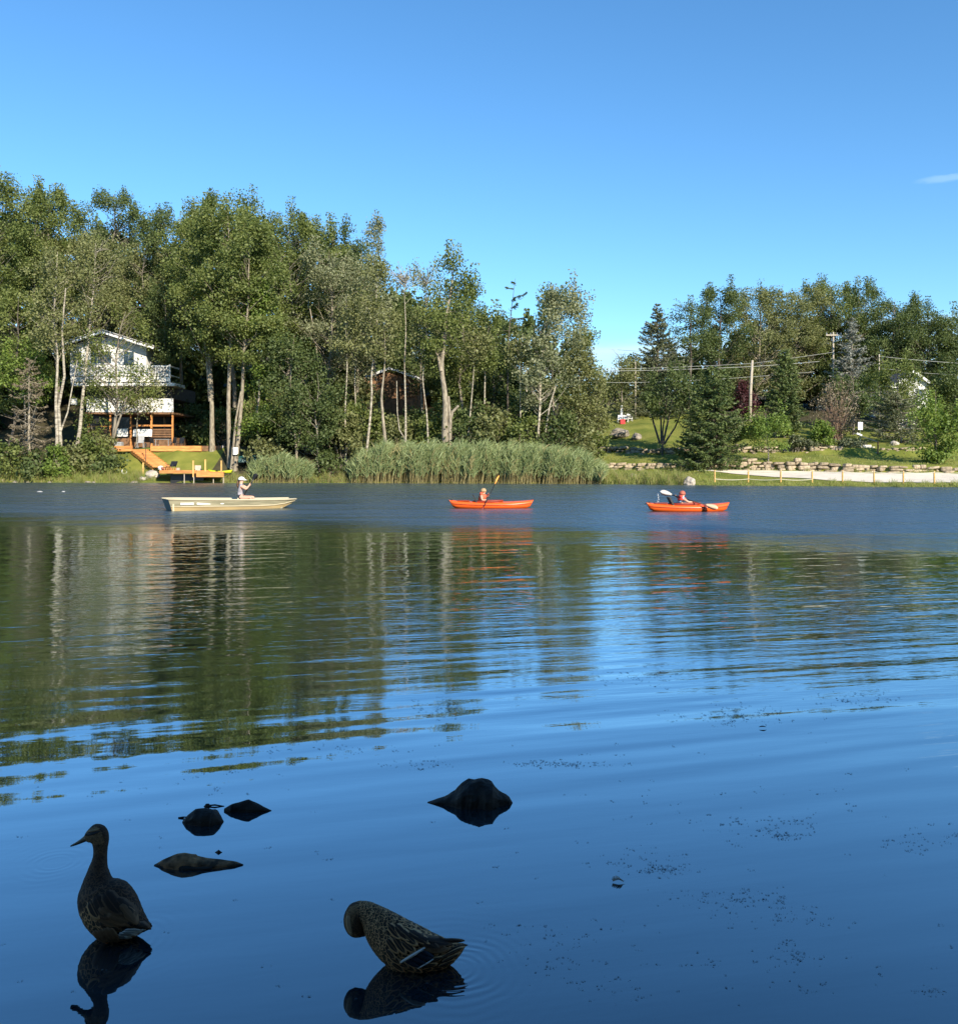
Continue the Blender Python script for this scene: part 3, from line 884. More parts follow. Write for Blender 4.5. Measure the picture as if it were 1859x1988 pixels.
BLB = ['right of the house roof', 'left of the tall maples', 'behind the broad topped maple', 'behind the rounded crown in the middle', 'behind the silvery aspens', 'under the slim poplar', 'left of the gnarled poplar', 'right of the gnarled poplar', 'behind the thin layered pine', 'beside the sky gap', 'at far left behind the bright tree', 'left of the gable peak', 'above the right roof slope', 'outside the left edge', 'farthest outside the left edge']
for u, Y, top, hw, lab, tk in [(672, 75.6, 560, 34, 'thin pale stemmed birch just left of the tall reeds', [(672, 885), (670, 800), (674, 720), (671, 640)]),
                               (694, 77.5, 590, 30, 'thin birch with short visible stem above the left end of the reeds', [(691, 850), (690, 790), (688, 735), (694, 660)]),
                               (828, 75.2, 600, 30, 'thin dark stemmed sapling left of the gnarled poplar', [(832, 880), (828, 800), (820, 740), (826, 660)]),
                               (915, 75.8, 620, 30, 'slim leaning birch just right of the gnarled poplar', [(905, 880), (912, 810), (918, 740), (922, 670)]),
                               (1010, 76.2, 640, 30, 'slim straight birch between the layered pine and the leaning birch', [(1008, 872), (1010, 800), (1009, 730), (1012, 670)])]:
    T('broad', 'birch_tree', lab, u, Y, top, hw, 705, L_OLIVE, B_BIRCH, 0.085, trunk=tk, group=GF, per=50, dens=0.7, twigs=8, spikes=3)
T('broad', 'leafy_tree', 'dark leafy tree growing against the right side of the white house', 326, 87.5, 560, 46, 700, L_DARK, B_GREY, 0.12, group=GF, spikes=3)
T('broad', 'leafy_tree', 'leafy tree stepping down into the sky gap beside the leaning birch', 1132, 81, 632, 34, 800, L_MID, B_GREY, 0.09, group=GF, spikes=4)
T('broad', 'leafy_tree', 'slender leafy tree screening the porch of the white house', 262, 81.8, 712, 70, 796, L_OLIVE, B_GREY, 0.07, group=GF, per=48, dens=0.55, spikes=2, twigs=6)
# ---- back wood, closing the view between the crowns
for i, (u, top, hw, Y) in enumerate([(330, 470, 80, 106), (420, 440, 90, 108), (520, 440, 90, 106), (610, 470, 90, 108), (690, 520, 80, 104), (760, 560, 80, 106), (850, 590, 80, 104), (930, 610, 70, 104), (1010, 620, 70, 102), (1075, 650, 55, 100),
                                      (40, 430, 100, 108), (140, 450, 90, 112), (240, 440, 90, 112), (-90, 380, 110, 100), (-190, 400, 120, 104)]):
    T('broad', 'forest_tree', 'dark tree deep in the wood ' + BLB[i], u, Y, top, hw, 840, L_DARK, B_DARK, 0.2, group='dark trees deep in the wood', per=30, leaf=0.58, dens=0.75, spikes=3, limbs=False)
RLB = ['lowest in the sky gap', 'at the left foot of the pointed spruce', 'at the right foot of the pointed spruce', 'behind the two dark pines', 'behind the pale utility pole', 'behind the tall narrow evergreen', 'behind the blue grey spruce', 'behind the hidden white gable', 'at the right picture edge', 'outside the right picture edge']
# ---- right slope
T('spruce', 'spruce_tree', 'pointed tall spruce beside the sky gap', 1275, 100, 584, 96, 800, L_SPRUCE, B_GREY, 0.22, group=GRF, droop=0.22, per=1.3, nb=10, power=0.95)
T('broad', 'leafy_tree', 'small brownish tree left of the pointed spruce', 1205, 98, 682, 48, 800, L_OLIVE, B_GREY, 0.12, group=GRF, per=60, twigs=14)
T('broad', 'pine_tree', 'tall open tree with dark visible stem right of the pointed spruce', 1333, 106, 566, 46, 700, L_DARK, B_DARK, 0.2, group=GRF, dens=0.75, per=65, spikes=4, bare=0.1, cr=0.7)
T('broad', 'pine_tree', 'dark tall tree behind the short utility pole', 1395, 108, 552, 56, 780, L_DARK, B_DARK, 0.2, group=GRF, dens=1.0, spikes=4)
T('broad', 'leafy_tree', 'wide olive tree behind the utility pole', 1462, 112, 556, 86, 760, L_OLIVE, B_PALE, 0.2, group=GRF, spikes=8, twigs=8)
T('broad', 'leafy_tree', 'olive tree with pale forked limbs right of the utility pole', 1530, 116, 552, 84, 770, L_OLIVE, B_PALE, 0.2, group=GRF, spikes=8, twigs=10)
T('broad', 'leafy_tree', 'green domed tree highest on the right skyline', 1600, 118, 540, 92, 770, L_MID, B_GREY, 0.2, group=GRF, spikes=8)
T('broad', 'leafy_tree', 'dark green tree above the blue grey spruce', 1668, 116, 550, 88, 770, L_DARK, B_PALE, 0.2, group=GRF, spikes=6, twigs=6)
T('broad', 'leafy_tree', 'dark olive tree right of the blue grey spruce', 1738, 112, 574, 86, 780, L_DARK, B_GREY, 0.2, group=GRF, spikes=6)
T('broad', 'leafy_tree', 'dark tree above the hidden white gable', 1806, 110, 594, 86, 780, L_DARK, B_GREY, 0.2, group=GRF, spikes=6)
T('broad', 'leafy_tree', 'dark tree cut by the right picture edge', 1882, 108, 600, 90, 800, L_DARK, B_GREY, 0.2, group=GRF)
T('broad', 'leafy_tree', 'shaded tree low on the right picture edge', 1858, 92, 700, 45, 850, L_DARK, B_GREY, 0.13, group=GRF)
for i, (u, top, hw, Y) in enumerate([(1180, 730, 40, 112), (1235, 700, 50, 116), (1310, 680, 60, 118), (1400, 640, 70, 122), (1500, 620, 80, 124), (1600, 620, 80, 124), (1700, 630, 80, 122), (1800, 650, 80, 120), (1980, 600, 90, 112), (2090, 600, 110, 110)]):
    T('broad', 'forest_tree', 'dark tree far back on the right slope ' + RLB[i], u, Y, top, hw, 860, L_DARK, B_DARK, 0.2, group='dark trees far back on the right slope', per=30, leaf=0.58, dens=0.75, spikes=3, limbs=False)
T('spruce', 'dark_conifer', 'dark irregular spruce standing on the lawn above the stone wall', 1384, 72, 706, 78, 888, L_NEEDLE, B_DARK, 0.16, cat='tree', group=GRF, droop=0.35, step=0.30, power=0.55, nb=11, per=1.3)
T('broad', 'multi_stem_tree', 'dark multi stemmed tree left of the lawn spruce', 1285, 78.5, 705, 56, 800, L_DARK, B_DARK, 0.08, cat='tree', group=GRF, shape='oval', trunks=[[(1280, 862, 2.2), (1268, 820, 1.8), (1258, 780, 1.4)], [(1286, 862, 2.2), (1296, 815, 1.8), (1306, 770, 1.2)], [(1283, 862, 2), (1282, 810, 1.6), (1276, 760, 1.0)], [(1288, 862, 2), (1310, 830, 1.6), (1322, 800, 1.0)]])
T('broad', 'leafy_tree', 'shaded dark tree filling the gap left of the lawn spruce', 1338, 77, 735, 36, 858, L_DARK, B_DARK, 0.08, group=GRF)
T('broad', 'small_tree', 'small slender stemmed tree on the middle of the lawn', 1490, 71, 788, 42, 868, L_BRIGHT, B_GREY, 0.06, cat='tree', group=GRF, dens=2.0, leaf=0.16, cr=0.5, per=85)
T('spruce', 'arborvitae', 'tall narrow cone shaped evergreen behind the small lawn tree', 1522, 84, 678, 44, 850, L_NEEDLE, B_DARK, 0.12, cat='tree', group=GRF, droop=-0.35, step=0.26, nb=10, power=0.6)
make_shrub('round_shrub', 'round bright green shrub above the upper stone wall', 1597, 77.6, 822, 28, L_BRIGHT, dens=2.0, per=70, cr=0.35)
make_shrub('bare_shrub', 'reddish brown bare twigged shrub behind the round green shrub', 1622, 82, 742, 48, L_BROWN, mat('red_brown_twig', (0.26, 0.17, 0.12), 0.9), stems=60, per=22, dens=1.5, leaf=0.12)
T('spruce', 'blue_spruce', 'blue grey spruce by the tall utility pole', 1652, 94, 612, 66, 795, L_BLUE, B_GREY, 0.2, cat='tree', group=GRF, droop=0.12, step=0.5, leaf=0.3)
T('broad', 'leafy_tree', 'tangled green tree in front of the blue grey spruce', 1655, 86, 720, 50, 800, L_DARK, B_GREY, 0.1, group=GRF, twigs=10)
T('broad', 'leafy_tree', 'green tree half hiding the white gable on the right', 1742, 88, 690, 66, 800, L_MID, B_GREY, 0.12, group=GRF)
T('spruce', 'spreading_conifer', 'low spreading layered conifer right of the stone steps', 1748, 79, 765, 84, 868, L_SPRUCE, B_GREY, 0.1, cat='tree', group=GRF, droop=0.05, step=0.4, power=0.4)
T('broad', 'lakeside_tree', 'yellow green tree on the lawn at the right picture edge', 1818, 69.2, 752, 40, 888, L_BRIGHT, B_DARK, 0.1, cat='tree', group=GRF, dens=1.6, cr=0.6)
make_shrub('maroon_shrub', 'dark maroon shrub left of the utility pole foot', 1442, 104, 746, 20, L_MAROON, dens=1.5)
make_shrub('pale_shrub', 'small pale flowering shrub left of the utility pole on the slope', 1425, 84, 806, 18, L_SILVER, dens=1.6)
for i, (u, hw, top) in enumerate([(1545, 22, 848), (1572, 20, 858), (1640, 24, 858), (1668, 18, 862)]):
    make_shrub('creeping_juniper', 'low creeping juniper spilling over the upper wall ' + ('below the narrow evergreen', 'left of the round green shrub', 'right of the round green shrub', 'beside the pale steps')[i], u, 76.6, top, hw, L_SPRUCE, dens=1.4, cr=0.3, leaf=0.14, group='creeping junipers on the upper wall')
T('broad', 'leafy_tree', 'leafy tree standing in front of the hidden white gable', 1776, 93, 730, 62, 850, L_MID, B_GREY, 0.1, group=GRF)
# ---- understorey
US = [(20, 74, 868, 50), (85, 73.4, 880, 40), (140, 74.6, 868, 45), (180, 75.6, 858, 38), (205, 74.2, 888, 26), (515, 74, 862, 40), (545, 80, 800, 60), (600, 78, 800, 60), (665, 76, 800, 55), (700, 78, 790, 60), (640, 73, 880, 26), (770, 78, 820, 55),
      (830, 77, 822, 45), (905, 76, 790, 55), (960, 76, 800, 50), (1010, 76, 812, 55), (1085, 75.5, 800, 40), (1120, 75, 830, 32), (1150, 77.5, 838, 26), (800, 84, 800, 60), (560, 86, 770, 70), (880, 86, 780, 60), (1000, 88, 770, 70), (690, 88, 750, 70), (440, 88, 800, 60), (380, 90, 790, 50), (500, 90, 780, 60)]
USL = ['at the foot of the left edge tree', 'beside the half dead spruce trunk', 'under the twin stemmed birch, largest of that row', 'between the two birches by the water', 'below the left end of the porch', 'by the water left of the U shaped ornament', 'right behind the dock side reeds', 'behind the pale twin stemmed maple, in shade', 'in the dark gap above the small reeds', 'above the crooked young tree', 'on the slope behind the wavy birch', 'at the waterline left of the tall reeds', 'between the white birch and the gnarled trunk', 'at the base of the gnarled trunk', 'right of the gnarled trunk above the reeds', 'around the slender straight birch', 'under the thin layered pine', 'at the foot of the leaning birch', 'at the right end of the tall reeds', 'beside the left end of the upper stone wall', 'below the hidden timber deck', 'deep behind the small reeds', 'behind the straight birch, high on the slope', 'behind the layered pine, high on the slope', 'left of the timber deck in the shade', 'behind the straight maple trunk beyond the patio', 'in the shade between the maples']
for i, (u, Y, top, hw) in enumerate(US):
    make_shrub('undergrowth_shrub', 'leafy undergrowth shrub ' + USL[i], u, Y, top, hw, (L_MID, L_DARK, L_OLIVE)[i % 3], group='undergrowth shrubs along the wooded shore', dens=0.8, per=60, leaf=0.2, cr=0.6)
make_shrub('young_shrub', 'loose leafy shrub in front of the left half of the porch', 182, 80.4, 800, 38, L_MID, dens=0.6, per=50)
make_shrub('young_shrub', 'small leafy shrub at the foot of the dark trunked tree', 206, 78.0, 842, 20, L_OLIVE, dens=0.9, per=50)
make_shrub('yellow_green_shrub', 'bright yellow green sapling leaves at the foot of the birches', 112, 72.9, 868, 22, L_BRIGHT, dens=2.0, cr=0.35)

# ---- shade trees on the near bank behind the viewer (they keep the foreground out of the sun)
def shade_trees():
    rng = np.random.default_rng(5)
    P = np.array([[0, 0, -0.3], [0.2, 0.1, 5], [-0.1, 0.2, 10], [0, 0, 14.5]])
    br, LV = broad_arrays(rng, 15.0, 1.2, 4.6, P, 0.3, per=70, leaf=0.42, dens=1.3, limbs=False, cr=1.0)
    br.tube(path_at(P, np.linspace(-0.3, 14.5, 8)), np.linspace(0.32, 0.05, 8), 8)
    tv, tq = br.arrays()
    tm, cm = np_mesh('trunk', tv, tq, B_GREY, True), np_mesh('crown', LV, np.arange(len(LV)).reshape(-1, 4), L_DARK)
    sd = Vector((math.sin(SUN_AZ), -math.cos(SUN_AZ), 0)); sp = Vector((math.cos(SUN_AZ), math.sin(SUN_AZ), 0))
    for i, (a, b) in enumerate([(11, -9), (13, -3.5), (11.5, 2), (13, 7.5), (15, 12), (6.5, -6), (6.0, 5.5)]):  # the nearest pair is added to cut skylight on the ducks
        p = sd * a + sp * b
        r = thing('shade_tree', 'unseen leafy shade tree on the near bank behind the viewer', 'tree', (p.x, p.y, float(near_z(p.x, p.y)) - 0.1), i * 1.7, 'shade trees on the near bank')
        link('trunk', tm, r); link('crown', cm, r)
shade_trees()

# ================================================================ REEDS AND GRASSES
R_LEAF = leaf_mat('reed_leaf', (0.150, 0.202, 0.080), (0.325, 0.375, 0.168), 0.3)
R_DRY = leaf_mat('reed_dry', (0.20, 0.17, 0.07), (0.36, 0.30, 0.13), 0.2)
G_BLADE = leaf_mat('bank_grass', (0.13, 0.18, 0.035), (0.32, 0.34, 0.085), 0.3)

def reeds(name, label, u0, u1, topfun, y_near, y_far, n, seed, cat='reeds', hs=1.0):
    rng = np.random.default_rng(seed)
    u = rng.uniform(u0, u1, n)
    Y = rng.uniform(0, 1, n)
    yn, yf = y_near(u), y_far(u)
    Y = yn + (yf - yn) * Y
    X = (u - CX) / F * Y
    z0 = np.minimum(height(X, Y), 0.6)
    z0 = np.maximum(z0, -0.3)
    top = CH - (topfun(u) - HY) / F * Y
    h = (top - z0) * rng.uniform(0.34, 1.0, n) ** 0.6 * (1.0 + 0.09 * np.sin(u * 0.13) + 0.06 * np.sin(u * 0.41 + 1))
    lean = rng.normal(0.10, 0.08, n); leany = rng.normal(0, 0.07, n)
    base = np.stack([X, Y, z0], -1)
    tip = base + np.stack([lean * h, leany * h, h], -1)
    Vs, k = [], 0
    def quad(a, b, w0, w1, sd):
        Vs.append(np.stack([a - sd * w0, a + sd * w0, b + sd * w1, b - sd * w1], 1).reshape(-1, 3))
    ang = rng.uniform(0, PI, n)
    sd = np.stack([np.cos(ang), np.sin(ang) * 0.6, np.zeros(n)], -1)
    quad(base, base * .5 + tip * .5, np.full((n, 1), .014), np.full((n, 1), .012), sd)
    quad(base * .5 + tip * .5, tip, np.full((n, 1), .012), np.full((n, 1), .005), sd)
    stem_n = 2 * n
    for j in range(9):
        f = rng.uniform(0.25, 1.0, n)[:, None] ** .8
        a = base * (1 - f) + tip * f
        az = rng.normal(0.0, 0.85, n) + np.where(rng.uniform(size=n) < 0.28, PI, 0)
        L = rng.uniform(0.4, 0.95, n)[:, None] * hs
        up = rng.uniform(0.9, 2.6, n)
        d = nrm(np.stack([np.cos(az), np.sin(az), up], -1))
        m = a + d * L * .55
        e = m + nrm(d + np.array([0.3, 0, -0.45])) * L * .5
        s2 = nrm(np.cross(d, np.stack([rng.normal(size=n) * .5, -np.ones(n), rng.normal(size=n) * .5], -1)))
        w = rng.uniform(0.016, 0.032, n)[:, None]
        quad(a, m, w * .7, w, s2); quad(m, e, w, w * .12, s2)
    V = np.concatenate(Vs)
    mi = np.zeros(len(V) // 4, int); mi[:stem_n] = 1
    dead = np.tile(rng.uniform(size=n) < .06, len(mi) // n); mi[dead] = 1
    o = link(name, np_mesh(name, V, np.arange(len(V)).reshape(-1, 4), [R_LEAF, R_DRY], False, mi))
    return tag(o, label, cat, kind='stuff')
reeds('reed_bed', 'tall grey green reeds standing in the water below the middle wood', 676, 1168, lambda u: np.interp(u, [676, 700, 740, 1040, 1110, 1150, 1170], [908, 880, 866, 870, 880, 898, 918]),
      lambda u: shore(GX(u, 68)) - 0.7, lambda u: shore(GX(u, 68)) + 2.6, 3700, 21)
reeds('cattail_bed', 'small clump of reeds at the water beside the dock', 484, 600, lambda u: np.interp(u, [484, 505, 540, 580, 600], [910, 894, 888, 898, 908]),
      lambda u: shore(GX(u, 71)) - 0.5, lambda u: shore(GX(u, 71)) + 1.6, 620, 22, hs=0.9)

def grass_band(name, label, u0, u1, s0, s1, n, hfun, seed, m=None, drym=None, dry=0.25, wide=0.012):
    rng = np.random.default_rng(seed)
    u = rng.uniform(u0, u1, n)
    X = (u - CX) / F * 66.0
    s = rng.uniform(0, 1, n) ** 1.3 * (s1 - s0) + s0
    Y = shore(X) + s
    X = (u - CX) / F * Y
    z = np.maximum(height(X, Y) - 0.02, -0.08)
    h = hfun(u) * rng.uniform(0.4, 1.25, n) * (0.6 + 0.4 * np.sin(u * 0.21 + s * 1.3) + 0.25)
    b = np.stack([X, Y, z], -1)
    d = np.stack([rng.normal(0.05, .22, n), rng.normal(0, .2, n), np.ones(n)], -1)
    mm = b + d * (h * .55)[:, None]
    e = mm + (d + np.stack([rng.normal(0.1, .45, n), rng.normal(0, .3, n), -0.1 * np.ones(n)], -1)) * (h * .5)[:, None]
    a = rng.uniform(0, PI, n)
    sd = np.stack([np.cos(a), np.sin(a) * .5, np.zeros(n)], -1)
    w = rng.uniform(0.6, 1.5, n)[:, None] * wide
    q1 = np.stack([b - sd * w, b + sd * w, mm + sd * w * .8, mm - sd * w * .8], 1)
    q2 = np.stack([mm - sd * w * .8, mm + sd * w * .8, e + sd * w * .12, e - sd * w * .12], 1)
    V = np.concatenate([q1, q2], 1).reshape(-1, 3)
    mi = np.repeat((rng.uniform(size=n) < dry).astype(int), 2)
    o = link(name, np_mesh(name, V, np.arange(len(V)).reshape(-1, 4), [m or G_BLADE, drym or R_DRY], False, mi))
    return tag(o, label, 'grass', kind='stuff')
grass_band('bank_grass', 'tall yellow green grass at the water below the left stone wall', 1140, 1345, -0.15, 3.0, 6500, lambda u: np.interp(u, [1140, 1180, 1300, 1320, 1345], [1.0, .75, .75, .85, .35]), 31)
grass_band('bank_grass', 'short green weeds between the rope fence and the water', 1340, 2050, -0.1, 1.9, 9000, lambda u: np.interp(u, [1340, 1560, 1600, 2050], [.2, .2, .30, .38]), 32, dry=0.12)
grass_band('bank_grass', 'bright green grass fringe along the left wooded shore', -220, 300, -0.15, 2.2, 8000, lambda u: np.interp(u, [-220, 60, 120, 260, 300], [.7, .8, .6, .75, .5]), 33, dry=0.2)
grass_band('bank_grass', 'yellowish grass fringe between dock and tall reeds', 430, 700, -0.15, 1.3, 4500, lambda u: np.full(len(u), .6), 34, dry=0.45)
grass_band('bank_grass', 'short turf blades over the right hand lawn', 1150, 1900, 10.4, 17.2, 11000, lambda u: np.full(len(u), .13), 35, dry=0.15, wide=0.02)
grass_band('bank_grass', 'short turf blades between the low stone wall and the bank grass', 1150, 1400, 2.6, 9.2, 4500, lambda u: np.full(len(u), .14), 36, dry=0.15, wide=0.02)
grass_band('bank_grass', 'grass tufts along the foot of the low stone wall', 1160, 1900, 9.0, 9.55, 1800, lambda u: 0.22 + 0.2 * np.sin(u * 0.05), 37, dry=0.3, wide=0.016)
# ================================================================ HOUSES, DOCK, SHORE THINGS
def px_box(mb, x0, x1, y0, y1, Yf, depth, m=0):
    """box whose front face covers the picture rectangle at depth Yf"""
    a, b = PT(x0, y0, Yf), PT(x1, y1, Yf)
    mb.box(((a.x + b.x) / 2, Yf + depth / 2, (a.z + b.z) / 2), (abs(b.x - a.x), depth, abs(a.z - b.z)), m=m)

def part(name, m, parent, *boxes, rel=True):
    mb = MB()
    for bx in boxes: px_box(mb, *bx)
    o = mb.build(name, m, parent)
    if parent is not None:
        o.location = -parent.location
    return o

def sub(name, m, parent, *boxes):
    """box part of a part: same placing, parent is a mesh child"""
    mb = MB()
    for bx in boxes: px_box(mb, *bx)
    o = mb.build(name, m, parent)
    return o

# ---------------------------------------------------------------- white lake house
HX, HYY = GX(225, 84), 84.0
house = thing('lake_house', 'white gabled lake house with balcony half hidden behind birches', 'house', (HX, HYY, 3.0))
UF = 86.0
w = MB()
eave, peak = GZ(672, UF), GZ(648, UF)
xl, xr, xp = GX(136, UF), GX(284, UF), GX(207, UF)
zb = GZ(730, UF)
# front wall with gable as one prism
w.add([(xl, UF, zb), (xr, UF, zb), (xr, UF, eave), (xp, UF, peak), (xl, UF, eave), (xl, UF + 4.5, zb), (xr, UF + 4.5, zb), (xr, UF + 4.5, eave), (xp, UF + 4.5, peak), (xl, UF + 4.5, eave)],
      [(0, 1, 2, 3, 4), (9, 8, 7, 6, 5), (1, 6, 7, 2), (0, 4, 9, 5), (0, 5, 6, 1), (2, 7, 8, 3), (3, 8, 9, 4)])
o = w.build('wall', SIDING, house); o.location = -house.location
rf = MB()
ox = 0.85
def slope(xa, za, xb, zb_):
    d = Vector((xb - xa, 0, zb_ - za)); L = d.length
    rf.box(((xa + xb) / 2, UF + 1.9, (za + zb_) / 2 + 0.16), (L, 6.2, 0.14), R=Matrix.Rotation(-math.atan2(d.z, d.x), 3, 'Y'))
sl = (peak - eave) / (xp - xl)
sr = (peak - eave) / (xr - xp)
slope(xl - ox, eave - ox * sl, xp, peak); slope(xp, peak, xr + 1.15, eave - 1.15 * sr)
roof = rf.build('roof', ROOFM, house); roof.location = -house.location
fa = MB()
for xa, za, xb, zb_ in ((xl - ox, eave - ox * sl, xp, peak), (xp, peak, xr + 1.15, eave - 1.15 * sr)):
    d = Vector((xb - xa, 0, zb_ - za))
    fa.box(((xa + xb) / 2, UF - 1.16, (za + zb_) / 2 + 0.08), (d.length, 0.07, 0.36), R=Matrix.Rotation(-math.atan2(d.z, d.x), 3, 'Y'))
fb = fa.build('fascia', WHITE, roof)
def window(x0, x1, y0, y1, Y, panes=2):
    fr = part('window', WHITE, house, (x0 - 1.4, x1 + 1.4, y0 - 1.4, y0, Y - 0.07, 0.14), (x0 - 1.4, x1 + 1.4, y1, y1 + 1.4, Y - 0.07, 0.14),
              (x0 - 1.4, x0, y0, y1, Y - 0.07, 0.14), (x1, x1 + 1.4, y0, y1, Y - 0.07, 0.14))
    for i in range(panes):
        a = x0 + (x1 - x0) * i / panes + 0.3; b = x0 + (x1 - x0) * (i + 1) / panes - 0.3
        sub('pane', GLASS, fr, (a, b, y0, y1, Y - 0.03, 0.05))
window(176, 216, 683, 706, UF, 3)
window(240, 260, 683, 712, UF, 2)
window(142, 158, 684, 706, UF, 2)
window(201, 209, 655, 664, UF, 1)
# balcony over the porch
BF = 83.4
part('balcony_floor', WHITE, house, (138, 339, 743.5, 749.5, BF, 2.9))
part('balcony_skirt', SIDING, house, (138, 329, 731.5, 741.5, BF + 0.12, 0.05))
part('balcony_rail', WHITE, house, (138, 330, 709.5, 712.2, BF, 0.10), (138, 330, 727.6, 729.6, BF, 0.08))
bal = MB(); px_box(bal, 0, 1.05, 712.2, 727.6, BF, 0.05)
bm_ = bal.mesh('baluster', WHITE)
bx0 = PT(0, 712.2, BF)
for i in range(64):
    x = 139.5 + i * 3.0
    if x > 328: break
    o = link('baluster', bm_, house)
    o.location = Vector((GX(x, BF) - GX(0, BF), 0, 0)) - house.location
for x in (137, 184, 232, 284, 328):
    part('balcony_post', WHITE, house, (x, x + 2.4, 708, 743.5, BF - 0.02, 0.13))
part('balcony_side_rail', WHITE, house, (328.5, 330.3, 709.5, 712.2, BF + 0.11, 2.6), (328.5, 330.3, 727.6, 729.6, BF + 0.09, 2.6))
# middle storey, lower skirt, porch
part('middle_wall', mat('brown_siding', (0.10, 0.085, 0.07), 0.8, var=0.2), house, (170, 334, 749.5, 774, BF + 1.5, 7.0))
for x0, x1 in ((176, 210), (216, 250), (256, 290), (296, 330)):
    part('screen_panel', SCREEN, house, (x0, x1, 751.5, 772, BF + 1.44, 0.05))
part('lower_skirt', SIDING, house, (168, 336, 774, 800.5, BF - 0.1, 0.12))
part('side_panel', SIDING, house, (137, 150, 774, 786, BF + 0.3, 0.1))
part('porch_ceiling', BROWN_WOOD, house, (165, 337, 801, 804.5, BF - 0.12, 7.5))
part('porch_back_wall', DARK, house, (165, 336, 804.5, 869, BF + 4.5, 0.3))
for x in (170, 212, 252, 292, 333):
    part('porch_post', ORANGE_WOOD, house, (x, x + 3, 804.5, 868, BF + 0.02, 0.16))
part('porch_rail', ORANGE_WOOD, house, (173, 212, 827, 829.5, BF + 0.05, 0.08), (255, 333, 825, 828.4, BF + 0.05, 0.10))
for y in (833, 837.5, 842, 846.5):
    part('porch_board', BROWN_WOOD, house, (173, 211.6, y, y + 3.4, BF + 0.06, 0.05))
    part('porch_board', BROWN_WOOD, house, (295.3, 332.7, y, y + 3.2, BF + 0.06, 0.05))
part('porch_floor', BROWN_WOOD, house, (165, 337, 850, 868, BF + 0.3, 4.0))
part('screen_panel', SCREEN, house, (217, 251, 811, 832, BF + 0.1, 0.05))
part('white_panel', WHITE, house, (226, 248, 832.5, 848, BF + 0.05, 0.06))
wp = MB()   # white tilted cover behind the patio chairs
wp.box(PT(277, 841, BF - 0.45), (36 * BF / F, 0.10, 0.72), R=Matrix.Rotation(-0.25, 3, 'X'))
tag(wp.build('tilted_cover', WHITE), 'white tilted cover leaning against the orange porch rail', 'cover')

# ---------------------------------------------------------------- patio retaining beams and stairs
for x0, x1, lab in ((292, 390, 'long orange timber beam holding the patio edge right of the stairs'), (219, 256, 'short orange timber beam holding the patio edge left of the stairs')):
    t = thing('retaining_beam', lab, 'timber wall', (GX((x0 + x1) / 2, 79.4), 79.4, GZ(877, 79.4)), 0, 'orange patio beams')
    for k in range(2):
        part('beam', ORANGE_WOOD, t, (x0, x1, 866 + k * 5.4, 866 + k * 5.4 + 5.0, 79.35 - 0.02 * k, 0.25))
t = thing('retaining_beam', 'dark weathered timber wall beyond the orange patio beam', 'timber wall', (GX(408, 79.6), 79.6, GZ(877, 79.6)))
for k in range(2):
    part('beam', BROWN_WOOD, t, (391, 428, 866 + k * 5.4, 866 + k * 5.4 + 5.0, 79.6, 0.25))
st = thing('wooden_stairs', 'wide orange wooden stairs running down the lawn to the dock', 'stairs', (GX(290, 75.6), 75.6, 1.0))
NS = 11
step_me = MB(); step_me.box((0, 0, 0), (1.42, 0.42, 0.15))
step_m = step_me.mesh('step', ORANGE_WOOD)
for i in range(NS):
    f = i / (NS - 1)
    Y = 79.0 + (75.4 - 79.0) * f
    o = link('step', step_m, st)
    o.location = Vector((GX(272 + 42 * f, Y), Y, GZ(874.5 + 31.5 * f, Y))) - st.location
sb = MB()
for s in (-0.74, 0.74):
    sb.bar((GX(272, 79.0) + s, 79.0, GZ(874.5, 79.0) - 0.18), (GX(314, 75.4) + s, 75.4, GZ(906, 75.4) - 0.18), 0.06, 0.26)
o = sb.build('stringer', ORANGE_WOOD, st); o.location = -st.location

# ---------------------------------------------------------------- dock
DK = 70.6
dock = thing('dock', 'orange wooden dock on thin legs at the left shore', 'dock', (GX(370, DK), DK, 0))
for i in range(9):
    part('deck_board', ORANGE_WOOD, dock, (309, 380.5, 913.4, 915.6, DK + i * 0.31, 0.295))
part('fascia_board', ORANGE_WOOD, dock, (309, 380.5, 915.7, 919.5, DK - 0.05, 0.05))
for i in range(6):
    part('deck_board', ORANGE_WOOD, dock, (380.8, 434, 916.0, 918.2, DK - 0.35 + i * 0.33, 0.31))
part('fascia_board', ORANGE_WOOD, dock, (380.8, 434, 918.3, 926.5, DK - 0.41, 0.05))
part('upper_beam', ORANGE_WOOD, dock, (381, 418, 913.8, 917, DK + 1.72, 0.2))
for x, y0, y1, Y in ((373.5, 894.5, 927, DK - 0.1), (397, 892.5, 916, DK + 1.6), (428, 894.5, 916, DK - 0.25)):
    part('mooring_post', YELLOW_WOOD, dock, (x, x + 2.6, y0, y1, Y, 0.11))
for x, y0, Y in ((357, 919.6, DK + 0.02), (375.5, 926, DK - 0.25), (413.5, 926.6, DK - 0.1), (433, 920, DK - 0.3)):
    part('dock_leg', mat('pale_leg', (0.55, 0.47, 0.36), 0.6), dock, (x, x + 1.2, y0, 941.5, Y, 0.06))
for i in range(6):
    x = 319 + i * 4.1
    part('edge_peg', ORANGE_WOOD, dock, (x, x + 1.7, 908.6, 913.3, DK + 0.05, 0.07))
part('dark_infill', DARK, dock, (331, 395, 921, 941, DK + 0.9, 1.6))  # near-black block standing in for the dark hollow under the deck

